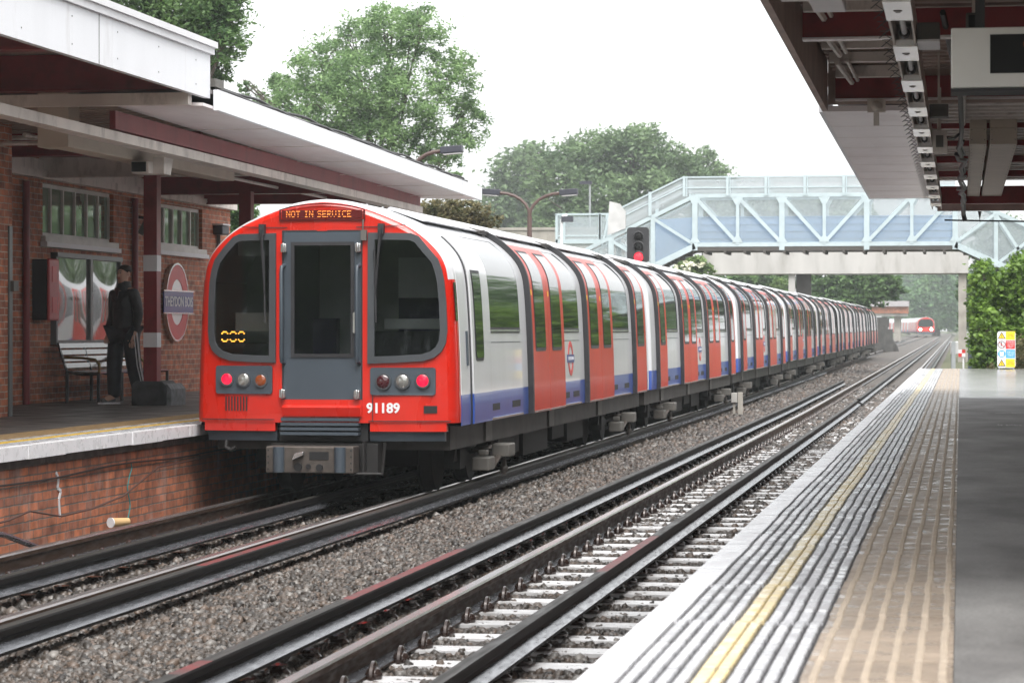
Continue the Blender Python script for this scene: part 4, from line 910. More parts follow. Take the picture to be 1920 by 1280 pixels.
def dress_car(o, L, doors, wins, first=False, detail=True):
    def door(y0, y1, handed):
        g = MB(); patch(g, y0, y1, .70, 2.56, .002, .05, 0)
        w0, w1 = y0 + .24, y1 - .27
        rounded_patch(g, w0 - .03, w1 + .03, 1.39, 2.50, .0535, 1, .07)
        rounded_patch(g, w0, w1, 1.43, 2.47, .057, 2, .06)
        patch(g, y0 + .04, y1 - .04, .705, .725, .05, .056, 3)
        pm = (w0 + w1) / 2
        g.build('door', [M['doorred'], M['rubber'], M['carglass'], M['chrome']], o, world=False)
        s = MB(); patch(s, y0 + .07, y0 + .12, 2.02, 2.08, .05, .0525, 0); s.build('door_sticker', M['signyel'], o, world=False)
    for (a, b, single) in doors:
        g = MB(); patch(g, a - .09, a - .02, .67, 2.70, .0, .062, 0); g.build('door_seal', M['rubber'], o, world=False)
        if single: door(a, b, 1)
        else:
            mid = (a + b) / 2; door(a, mid - .006, 1); door(mid + .006, b, -1)
        if detail:
            g = MB(); p, n_ = at_v(2.72); g.prism([(p.x - .16, p.y - .0), (p.x + .13, p.y - .03), (p.x + .15, p.y + .01), (p.x - .10, p.y + .07)], a - .62, a - .12); g.prism([(p.x + .03, p.y - .07), (p.x + .12, p.y - .07), (p.x + .12, p.y - .02), (p.x + .03, p.y - .02)], a - .40, a - .22)
            g.build('roof_scoop', M['under'], o, world=False, bevel=.012)
    for (a, b) in wins:
        g = MB(); rounded_patch(g, a, b, 1.60, 2.60, .004, 0, .04); rounded_patch(g, a + .045, b - .045, 1.66, 2.585, .008, 1, .03)
        patch(g, a + .02, b - .02, 1.615, 1.635, .004, .012, 2)
        g.build('window', [M['rubber'], M['carglass'], M['chrome']], o, world=False)
        if detail:
            g = MB(); patch(g, a, b, 1.50, 1.508, 0, .002, 0); patch(g, a - .02, a - .012, .72, 1.5, 0, .002, 0)
            g.build('panel_seam', M['trim'], o, world=False)
            
            for v0, v1 in ((a + .12, a + .55), (b - .62, b - .1)): g = MB(); patch(g, v0, v1, .80, .87, 0, .003, 0); g.build('vent', M['black'], o, world=False)
            g = MB(); patch(g, a - .1, b + .02, .705, .725, .0, .02, 0); g.build('step_strip', M['chrome'], o, world=False)
    for (a, b, single) in doors:
        for y0, y1 in ([(a, b)] if single else [(a, (a + b) / 2 - .006), ((a + b) / 2 + .006, b)]):
            g = MB(); patch(g, y0, y1, .70, 2.56, .002, .05, 0, None, -1); patch(g, y0 + .24, y1 - .27, 1.43, 2.47, .05, .057, 1, None, -1); g.build('door', [M['doorred'], M['carglass']], o, world=False)
    for (a, b) in wins: g = MB(); patch(g, a, b, 1.62, 2.58, 0, .008, 0, None, -1); g.build('window', M['carglass'], o, world=False)
    # roof edge plates with a shadow gap beneath
    g = MB(); p, _ = at_v(2.70)
    y = 1.0
    while y < L - .8:
        e = min(y + 2.2, L - .4); g.prism([(p.x + .04, p.y + .01), (p.x + .07, p.y + .018), (p.x - .30, p.y + .16), (p.x - .33, p.y + .14)], y, e - .03); y += 2.2
    g.build('roof_edge_plate', M['roofgrey'], o, world=False)
    if not detail: return
    # running gear
    for yc in (2.6, L - 2.6):
        g = MB()
        for s in (-1, 1):
            g.prism([(yc - 1.25, .30), (yc + 1.25, .30), (yc + 1.1, .48), (yc + .3, .34), (yc - .3, .34), (yc - 1.1, .48)], s * .98 - .05, s * .98 + .05, axis='x')
            g.box(s * .98 - .08, s * .98 + .08, yc - 1.05, yc - .75, .22, .42); g.box(s * .98 - .08, s * .98 + .08, yc + .75, yc + 1.05, .22, .42)
        g.box(-.9, .9, yc - .2, yc + .2, .2, .45)
        b = g.build('bogie', M['dark'], o, world=False)
        for dy in (-.92, .92):
            for s in (-1, 1):
                g = MB(); g.tube([(s * .68, yc + dy, .35), (s * .81, yc + dy, .35)], [.35, .35], 24); g.tube([(s * .66, yc + dy, .35), (s * .68, yc + dy, .35)], [.38, .38], 24); g.build('wheel', M['dark'], o, world=False)
        g = MB(); g.box(1.10, 1.28, yc - .60, yc - .24, .18, .32); g.box(1.14, 1.24, yc - .47, yc - .37, .331, .39); g.build('shoe_gear_box', M['boxgrey'], o, world=False, bevel=.015)
        g = MB(); g.box(1.18, 1.37, yc + .14, yc + .50, .29, .43); g.build('shoe_gear_box', M['boxgrey'], o, world=False, bevel=.015)
        g = MB(); g.tube([(1.2, yc - .2, .24), (1.22, yc - .05, .2), (1.26, yc + .1, .3)], .03, 6); g.tube([(1.27, yc + .35, .27), (1.27, yc + .35, .10)], .03, 6); g.sphere((1.27, yc + .35, .16), .05, 8, 6); g.tube([(.95, yc + .2, .35), (1.16, yc + .3, .38)], .04, 6); g.build('shoe_arm', M['coupler'], o, world=False)
    g = MB()
    for (a, b, h) in ((4.6, 6.0, .2), (6.3, 8.2, .14), (8.6, 9.6, .24), (9.9, 11.4, .16)): g.box(-.9, .93, a, b, h, .455)
    g.build('underfloor_case', M['dark'], o, world=False)
    for y in np.arange(2.3, L - 1, 4.35): g = MB(); g.box(1.172, 1.195, y, y + .38, .475, .685); g.build('solebar_plate', M['boxgrey'], o, world=False)
    # black box standing for the shade in the open space before the next car
    g = MB(); g.box(-.9, .9, L, L + .5, .75, 2.5); g.build('gap_shade', M['black'], o, world=False)

def crest(o, yc, vc):
    x = at_v(vc)[0].x + .004
    def P(vs): return [(at_v(vc + b)[0].x + .003 + c, yc + a, vc + b) for a, b, c in vs]
    g = MB(); vs, fs = plate(circle(0, 0, .215, 32), [circle(0, 0, .15, 28)], .004); g.add(P(vs), fs, 0)
    vs, fs = plate(rrect(-.28, .28, -.05, .05, .005, 1), [], .008); g.add(P(vs), fs, 1)
    vs, fs = text_mesh('UNDERGROUND', .06, .001); g.add([(a + .0042, b, c) for a, b, c in P(vs)], fs, 2)
    g.build('company_roundel', [M['signred'], M['signblue'], M['white']], o, world=False)

TX, TY = -6.07, 25.05
PITCH = 16.47; CL = 16.02
train = thing('passenger_train', 'long red, white and blue underground train standing at the left platform', 'train', (TX, TY, 0))
DR1 = [(4.50, 6.95, False), (9.05, 11.55, False), (14.15, 15.45, True)]
WN1 = [(1.98, 3.95), (7.05, 8.55), (11.75, 13.7)]
DR = [(.80, 1.95, True), (4.5, 7.0, False), (9.15, 11.75, False), (14.1, 15.25, True)]
WN = [(2.15, 4.1), (7.15, 8.7), (11.95, 13.75)]
c1 = car_shell('carriage', train, CL, y0=.34, ends=(False, True)); c1.location = (0, 0, 0)
c1['label'] = 'cab end carriage with red front and grey door'
dress_car(c1, CL, DR1, WN1); crest(c1, 7.75, 1.28)
c2 = car_shell('carriage', train, CL); c2.location = (0, PITCH, rise(TY + PITCH)); dress_car(c2, CL, DR, WN); crest(c2, 7.95, 1.28)
for k in range(2, 8):
    c = copy_tree(c2, train); c.location = (0, PITCH * k, rise(TY + PITCH * k + 8))

# cab front of the near carriage, in its own section coordinates (u across, v up)
def bow(u): return .05 * u * u + .35 * max(0, abs(u) - .9) ** 2
def px(x, y): return ((340 + x / 2.2857 - 604) / 192.0, 1.62 + (280.5 - y / 2.2857) / 194.6)
def fpart(name, mats, shapes, off, depth, cuts=False, bevel=0, m=0):
    g = MB()
    for sh in shapes:
        outline, holes = sh; vs, fs = plate(outline, holes, depth)
        if cuts:
            bm = bmesh.new(); bv = [bm.verts.new(v) for v in vs]
            for f in fs:
                try: bm.faces.new([bv[i] for i in f])
                except ValueError: pass
            bmesh.ops.remove_doubles(bm, verts=bm.verts, dist=1e-5)
            for c in (-1.15, -1.05, -.95, -.8, -.6, -.3, 0, .3, .6, .8, .95, 1.05, 1.15):
                bmesh.ops.bisect_plane(bm, geom=bm.verts[:] + bm.edges[:] + bm.faces[:], plane_co=(c, 0, 0), plane_no=(1, 0, 0))
            bm.verts.index_update(); vs = [tuple(v.co) for v in bm.verts]; fs = [tuple(v.index for v in f.verts) for f in bm.faces]; bm.free()
        g.add([(a, bow(a) - c - off, b) for a, b, c in vs], fs, m)
    return g.build(name, mats, c1, world=False, bevel=bevel)
RINGS = [(0.0, -.085), (.012, -.060), (.035, -.035), (.075, -.016), (.13, -.005), (.20, 0), (.345, 0)]
ring0 = [(p.x + n.x * -.085, p.y + n.y * -.085) for p, n in zip(SP, SN)]
ring0 = [(max(a, 0), b) for a, b in ring0]
def ringpts(ins):
    half = [(max(p.x + n.x * ins, 0), max(p.y, .735) + n.y * ins) for p, n in zip(SP, SN)]
    return half + [(-a, b) for a, b in reversed(half[:-1])]
def wsL():
    P = [(398, 226), (240, 229), (214, 241), (172, 285), (131, 337), (117, 380), (108, 430), (103, 520), (101, 640), (106, 690), (120, 722), (150, 748), (200, 764), (300, 770), (397, 772)]
    return [px(*p) for p in P]
def wsR():
    P = [(808, 226), (985, 229), (1015, 241), (1050, 285), (1093, 337), (1108, 380), (1118, 430), (1126, 520), (1130, 640), (1125, 690), (1108, 725), (1078, 750), (1035, 764), (920, 771), (806, 775)]
    return [px(*p) for p in P]
def inset(P, d):
    n = len(P); out = []
    ar = sum(P[i][0] * P[(i + 1) % n][1] - P[(i + 1) % n][0] * P[i][1] for i in range(n)); s = 1 if ar > 0 else -1
    for i in range(n):
        a, b, c = Vector(P[i - 1]), Vector(P[i]), Vector(P[(i + 1) % n])
        e1 = (b - a).normalized(); e2 = (c - b).normalized(); n1 = Vector((-e1.y, e1.x)) * s; n2 = Vector((-e2.y, e2.x)) * s
        m = (n1 + n2).normalized(); k = d / max(.5, m.dot(n1)); out.append((b.x + m.x * k, b.y + m.y * k))
    return out
def cab():
    DO = [px(455, 190), px(750, 190), px(750, 1000), px(455, 1000)]; DO = [(-.395, 2.585), (.395, 2.585), (.395, .84), (-.395, .84)]
    r0 = ringpts(-.085)
    # rounded cab shell
    g = MB(); rings = []
    for y, ins in RINGS:
        rings.append([(a, y + (bow(a) if y < .2 else bow(a) * max(0, (.345 - y) / .345)), b) for a, b in ringpts(ins)])
    for j in range(len(rings) - 1):
        A, B = rings[j], rings[j + 1]
        for i in range(len(A) - 1):
            v = (A[i][2] + A[i + 1][2]) / 2; yy = RINGS[j][0]
            m = 0 if yy < .03 or v < 2.14 else (1 if v < 2.7 else 2)
            g.add([A[i], A[i + 1], B[i + 1], B[i]], [(0, 1, 2, 3)], m, True)
        g.add([A[0], A[-1], B[-1], B[0]], [(0, 1, 2, 3)], 0)
    g.build('cab_shell', [M['red'], M['body'], M['roofgrey']], c1, world=False)
    fpart('cab_front', M['red'], [(r0, [wsL(), wsR(), DO])], -.008, .016, cuts=True)
    for W_, nm in ((wsL(), 'a'), (wsR(), 'b')):
        f = fpart('windscreen_frame', M['frame'], [(inset(W_, -.012), [inset(W_, .055)])], .014, .03, cuts=True, bevel=.004)
        q = fpart('windscreen', M['cabglass'], [(inset(W_, .053), [])], -.004, .004, cuts=True)
    # centre door in a shallow recess
    g = MB(); g.box(-.395, .395, 0, .05, .845, .96, 1); g.box(-.395, .395, -.03, .0, .80, .90, 1)
    g.prism([(-.05, .885), (-.02, .905), (.0, .905), (.0, .80), (-.03, .80)], -.385, .385, 1, axis='x'); g.build('door_threshold', [M['trim'], M['red']], c1, world=False)
    wx0, wx1, wz0, wz1 = -.29, .30, 1.385, 2.46
    fpart('cab_door', M['trim'], [([(-.385, .955), (.385, .955), (.385, 2.58), (-.385, 2.58)], [[(wx0, wz0), (wx1, wz0), (wx1, wz1), (wx0, wz1)]])], -.012, .03, bevel=.004)
    fpart('door_window_frame', M['rubber'], [([(wx0 - .018, wz0 - .018), (wx1 + .018, wz0 - .018), (wx1 + .018, wz1 + .018), (wx0 - .018, wz1 + .018)], [[(wx0 + .016, wz0 + .016), (wx1 - .016, wz0 + .016), (wx1 - .016, wz1 - .016), (wx0 + .016, wz1 - .016)]])], .008, .014)
    fpart('door_window', M['cabglass'], [([(wx0 + .015, wz0 + .015), (wx1 - .015, wz0 + .015), (wx1 - .015, wz1 - .015), (wx0 + .015, wz1 - .015)], [])], -.012, .004)
    fpart('door_handle', M['chrome'], [(rrect(.31, .345, 1.60, 1.80, .012, 3), [])], .02, .03)
    fpart('door_seal', M['rubber'], [([(-.398, .955), (.398, .955), (.398, 2.592), (-.398, 2.592)], [[(-.387, .956), (.387, .956), (.387, 2.581), (-.387, 2.581)]])], .001, .012)
    # interior behind the panes
    g = MB()
    g.prism([(a * .955, .75 + (b - .70) * .965) for a, b in ringpts(-.03)], 1.5, 1.54, 0); g.box(-1.19, -1.16, .36, 1.5, .75, 2.1, 0); g.box(1.16, 1.19, .36, 1.5, .75, 2.1, 0); g.box(-1.1, 1.1, .2, 1.5, .74, .76, 2); g.box(-.80, .80, .36, 1.5, 2.56, 2.58, 0)
    g.box(-1.12, -.42, .16, .62, .9, 1.50, 2); g.box(.45, 1.12, .14, .55, .9, 1.62, 2); g.box(-.38, .05, 1.46, 1.495, .8, 2.5, 3); g.box(-.42, -.40, .3, 1.49, .8, 2.6, 4)
    g.box(-.36, -.12, 1.1, 1.25, 1.0, 1.75, 5); g.box(-1.0, -.55, .5, .52, 1.62, 1.80, 3); g.box(-.60, -.57, .5, .54, 1.45, 1.82, 2)
    g.box(.5, 1.1, .52, .54, 1.64, 1.74, 3); g.box(.55, .95, .95, 1.0, 1.95, 2.35, 3); g.box(.5, 1.1, 1.2, 1.25, 1.0, 2.05, 5); g.box(-.95, -.45, .4, .45, 2.36, 2.52, 3)
    g.build('cab_interior', [M['caboff'], M['caboff'], M['cabdark'], M['cabwhite'], M['trim'], M['seatblue']], c1, world=False)
    # displays
    a, b = px(410, 165); top = [px(x, y) for x, y in ((418, 166), (418, 118), (470, 103), (540, 94), (603, 91), (668, 94), (736, 103), (790, 118), (790, 166))]
    inn = [px(x, y) for x, y in ((424, 160), (424, 121), (474, 108), (542, 99), (603, 97), (664, 99), (732, 108), (783, 121), (783, 160))]
    top = [(x, z - .005) for x, z in top]; inn = [(x, z - .005) for x, z in inn]
    fpart('display_surround', M['dispred'], [(top, [inn])], .012, .02)
    bx = [px(430, 157), px(778, 157), px(778, 123), px(430, 123)]; fpart('destination_display', M['dispred'], [(bx, [])], .012, .02)
    g = MB(); zc = (bx[0][1] + bx[2][1]) / 2
    for x, y, d in dots('NOT IN SERVICE', .062, (0, 1, 3, 4, 6), .92): x -= .03; g.box(x - d * .36, x + d * .36, bow(x) - .0245, bow(x) - .0225, zc + y - d * .36, zc + y + d * .36)
    g.build('display_lettering', M['leddim'], c1, world=False)
    g = MB(); c = px(207, 665)
    for x, y, d in dots('000', .105, (0, 1, 5, 6), .92): x += c[0]; g.box(x - d * .42, x + d * .42, .02 + bow(c[0]), .023 + bow(c[0]), c[1] + y - d * .42, c[1] + y + d * .42)
    g.build('set_number', M['led'], c1, world=False)
    # lamp panels
    for x0, x1, y0, y1, lamps in ((133, 387, 790, 911, ((185, 848, 28, 'lampred'), (260, 850, 29, 'lampclear'), (337, 853, 28, 'lampamber'))), (812, 1088, 797, 914, ((868, 857, 32, 'lampdark'), (950, 855, 31, 'lampclear'), (1035, 853, 30, 'lampred')))):
        a = px(x0, y1); b = px(x1, y0); uc = (a[0] + b[0]) / 2
        fpart('lamp_panel', M['trim'], [(rrect(a[0], b[0], a[1], b[1], .025), [])], .014, .02, bevel=.004)
        for x, y, r, mm in lamps:
            u, v = px(x, y); r = r / 2.2857 / 193; g = MB()
            g.sphere((u, bow(u) - .022, v), r, 20, 10, 0, (1, .35, 1)); g.tube([(u, bow(u) - .018, v), (u, bow(u) - .034, v)], r * 1.1, 24, 1)
            g.build('headlight' if mm == 'lampclear' else 'tail_light' if mm in ('lampred', 'lampdark') else 'marker_light', [M[mm], M['frame']], c1, world=False)
    # grille, number, slot
    g = MB(); a = px(172, 985); b = px(278, 922)
    for k in range(8):
        x = a[0] + (b[0] - a[0]) * (k + .25) / 8; g.box(x, x + .014, bow(x) - .006, bow(x) + .004, a[1], b[1])
    g.build('front_grille', M['black'], c1, world=False)
    vs, fs = text_mesh('91189', .13, .002, 1.0, .004); c = px(866, 972); g = MB(); g.add([(c[0] + x, bow(c[0] + x) - .004 - z, c[1] + y) for x, y, z in vs], fs); g.build('fleet_number', M['white'], c1, world=False)
    a = px(1038, 992); b = px(1093, 960); fpart('front_slot', M['black'], [([a, (b[0], a[1]), b, (a[0], b[1])], [])], .004, .006)
    g = MB()
    for P in ([px(250, 193), px(330, 196), px(452, 197)], [px(752, 197), px(860, 196), px(962, 188)], [px(66, 1021), px(395, 1021)], [px(803, 1026), px(1150, 1026)], [px(822, 912), px(822, 1024)]):
        for a, b in zip(P[:-1], P[1:]):
            for k in range(4):
                q0 = (a[0] + (b[0] - a[0]) * k / 4, a[1] + (b[1] - a[1]) * k / 4); q1 = (a[0] + (b[0] - a[0]) * (k + 1) / 4, a[1] + (b[1] - a[1]) * (k + 1) / 4)
                g.bar((q0[0], bow(q0[0]) - .0095, q0[1]), (q1[0], bow(q1[0]) - .0095, q1[1]), .004, .008)
    g.build('front_seam', M['rubber'], c1, world=False)
    # grab rails, hinges, wipers
    for x in (434, 761):
        u, v1 = px(x, 358); v0 = px(x, 780)[1]; g = MB(); d = .085; y = bow(u)
        g.tube([(u + .01, y, v1 - .0), (u, y - d * .8, v1 - .02), (u, y - d, v1 - .07), (u, y - d, v0 + .07), (u, y - d * .8, v0 + .02), (u + .01, y, v0)], .019, 8); g.build('grab_rail', M['trim'], c1, world=False)
    for x, y in ((440, 285), (762, 285), (434, 910), (757, 912)):
        u, v = px(x, y); g = MB(); g.box(u - .028, u + .028, bow(u) - .06, bow(u), v - .04, v + .04); g.tube([(u, bow(u) - .06, v - .045), (u, bow(u) - .06, v + .045)], .016, 8); g.build('hinge', M['chrome'], c1, world=False, bevel=.006)
    for A, B in (((345, 205), (357, 480)), ((861, 205), (838, 480))):
        u0, v0 = px(*A); u1, v1 = px(*B); g = MB(); y = bow(u0) - .05
        g.box(u0 - .028, u0 + .028, y - .02, y + .05, v0 - .05, v0 + .05); g.tube([(u0, y - .02, v0), (u0 * .6 + u1 * .4, y - .03, v0 * .6 + v1 * .4), (u1, y - .01, v1)], [.017, .013, .008], 6)
        g.tube([(u1 - .012, y + .005, v1 + .42), (u1 + .004, y + .0, v1 - .28)], .010, 5); g.build('wiper', M['rubber'], c1, world=False)
    u, v = px(783, 165); g = MB(); g.tube([(u, bow(u) - .03, v), (u, bow(u) - .04, v - .12), (u + .01, bow(u) - .02, v - .2)], .008, 5); g.box(u - .02, u + .035, bow(u) - .05, bow(u), v - .2, v - .1); g.build('tail_bracket', M['boxgrey'], c1, world=False)
    # lower valance and apron
    v1 = .735; v0 = .665
    for s in (-1, 1):
        g = MB(); P = [(s * .45, v1 - .004), (s * 1.16, v1 - .004), (s * 1.16, v0), (s * .45, v0)]
        g2 = MB()
        for u0, u1 in ((.47, .9), (.9, 1.1), (1.1, 1.2)):
            g.add([(s * u, bow(u) + dy, v) for u in (u0, u1) for dy, v in ((.005, .752), (-.0 + .005, v0 - .01), (.1, v0 - .01), (.1, .752))], [(0, 1, 2, 3), (4, 5, 6, 7), (0, 1, 5, 4), (1, 2, 6, 5), (2, 3, 7, 6)])
            g2.add([(s * u * .98, bow(u) + dy + .03, v) for u in (u0, u1) for dy, v in ((.0, v0 - .01), (.03, .56), (.1, .56), (.1, v0 - .01))], [(0, 1, 2, 3), (4, 5, 6, 7), (0, 1, 5, 4), (1, 2, 6, 5), (2, 3, 7, 6)])
        g.build('red_valance', M['red'], c1, world=False); g2.build('grey_apron', M['trim'], c1, world=False)
    g = MB()
    for k in range(4): g.box(-.40, .37, -.06 + k * .006, .1, .62 + k * .045, .648 + k * .045, 0)
    g.box(-.44, .44, .06, .14, .56, .80, 1); g.build('front_step', [M['trim'], M['black']], c1, world=False)
    # coupler
    uc = (340 + 579 / 2.2857 - 604) / 192; u0, u1 = uc - .43, uc + .43; z0, z1 = .265, .52
    t0 = MB(); t0.box(u0, u1, -.28, -.02, z0, z1, 0)
    c = t0.build('coupler', [M['coupler']], c1, world=False, bevel=.012)
    for s in (-1, 1): g = MB(); g.tube([(uc + s * .30, -.29, z0 + .01), (uc + s * .30, -.29, z1 - .005)], .055, 14); g.build('coupler_roller', M['trim'], c1, world=False)
    g = MB(); g.box(uc + .0, uc + .19, -.286, -.279, z0 + .13, z1 - .05); g.tube([(uc - .11, -.30, z0 + .06), (uc - .11, -.28, z0 + .06)], .04, 14); g.tube([(uc - .01, -.295, z0 + .065), (uc - .01, -.28, z0 + .065)], .025, 12); g.tube([(uc + .10, -.30, z0 + .055), (uc + .10, -.28, z0 + .055)], .035, 14)
    for s in (-1, 1):
        for k in range(4): g.box(uc + s * .405 - .008, uc + s * .405 + .008, -.284, -.279, z0 + .03 + k * .06, z0 + .046 + k * .06)
    g.build('coupler_sockets', M['black'], c1, world=False)
    g = MB(); g.prism([(uc - .16, z0 + .12), (uc - .05, z0 + .17), (uc - .04, z0 + .21), (uc - .13, z0 + .19)], -.36, -.28); g.build('coupler_hook', M['chrome'], c1, world=False, bevel=.008)
    g = MB(); g.box(-.5, .55, .0, .3, .26, .54); g.box(.42, .44, -.1, .0, .25, .56); g.tube([(.3, -.15, .255), (.62, -.12, .255), (.64, -.1, .55)], .018, 6); g.tube([(-.95, -.0, .56), (-.95, -.03, .50), (-.9, -.03, .47), (-.85, -.03, .5)], .02, 6); g.build('underframe_gear', M['dark'], c1, world=False)
    # cab side: slit window and door
    g = MB(); rounded_patch(g, .21, .31, 1.72, 2.09, .004, 0, .02); g.build('side_light_window', [M['carglass']], c1, world=False)
    g = MB(); patch(g, .355, .86, 1.0, 2.66, 0, .004, 1); patch(g, .355, .86, .705, 1.0, 0, .004, 2); patch(g, .84, .90, .70, 2.55, 0, .012, 0); patch(g, .90, 1.93, 1.0, 2.56, .0, .03, 1); patch(g, .90, 1.93, .705, 1.0, .0, .03, 2); rounded_patch(g, 1.02, 1.5, 1.32, 2.22, .034, 0, .08); rounded_patch(g, 1.05, 1.47, 1.35, 2.19, .038, 3, .07); patch(g, .66, .72, 1.28, 1.62, 0, .02, 4)
    g.build('cab_side_door', [M['rubber'], M['body'], M['blue'], M['carglass'], M['trim']], c1, world=False)
cab()

# ------------------------------------------------------------------ far train on the same line
def far_train():
    Y0 = 402
    t = thing('passenger_train', 'distant red fronted train with two bright headlights approaching through the haze', 'train', (-5.1, Y0, rise(Y0)))
    pos = Vector((0, 0, 0)); ang = R(2)
    for k in range(5):
        o = car_shell('carriage', t, CL, ends=(True, True)) if k == 0 else None
        if k == 0: first = o
        else: o = first.copy(); COL.objects.link(o); o.parent = t
        o.location = pos; o.rotation_euler = (0, 0, ang)
        pos = pos + Vector((-math.sin(ang), math.cos(ang), 0)) * 16.4; ang += R(3.0)
    def fp(name, m, outline, y, d, holes=()):
        vs, fs = plate(outline, holes, d); g = MB(); g.add([(a, y - c, b) for a, b, c in vs], fs); return g.build(name, m, first, world=False)
    r0 = ringpts(-.03)
    fp('cab_front', M['red'], [(a, b) for a, b in r0], -.03, .06)
    fp('windscreen', M['carglass'], [(-1.05, 1.45), (1.05, 1.45), (1.12, 1.9), (1.0, 2.3), (.7, 2.58), (-.7, 2.58), (-1.0, 2.3), (-1.12, 1.9)], -.08, .03)
    fp('apron', M['trim'], [(-1.1, .35), (1.1, .35), (1.1, .74), (-1.1, .74)], -.05, .05)
    hl = mat('headlight_lit', (0.8, 0.75, 0.6), 0.2, emit=(1, 0.88, 0.62), es=22)
    for s in (-1, 1):
        g = MB(); g.sphere((s * .82, -.08, 1.08), .17, 14, 8, 0, (1, .4, 1)); g.build('headlight', hl, first, world=False)
    g = MB()
    for k in range(4):
        for s in (-1, 1): g.prism([(s * 1.31, .72), (s * 1.335, .72), (s * 1.27, 2.2), (s * 1.24, 2.2)], 1.5 + k * 3.7, 3.2 + k * 3.7)
    for c in list(t.children):
        o = g.build('door', M['doorred'], c, world=False); break
    me = o.data
    for c in list(t.children)[1:]:
        d = bpy.data.objects.new('door', me); COL.objects.link(d); d.parent = c
far_train()

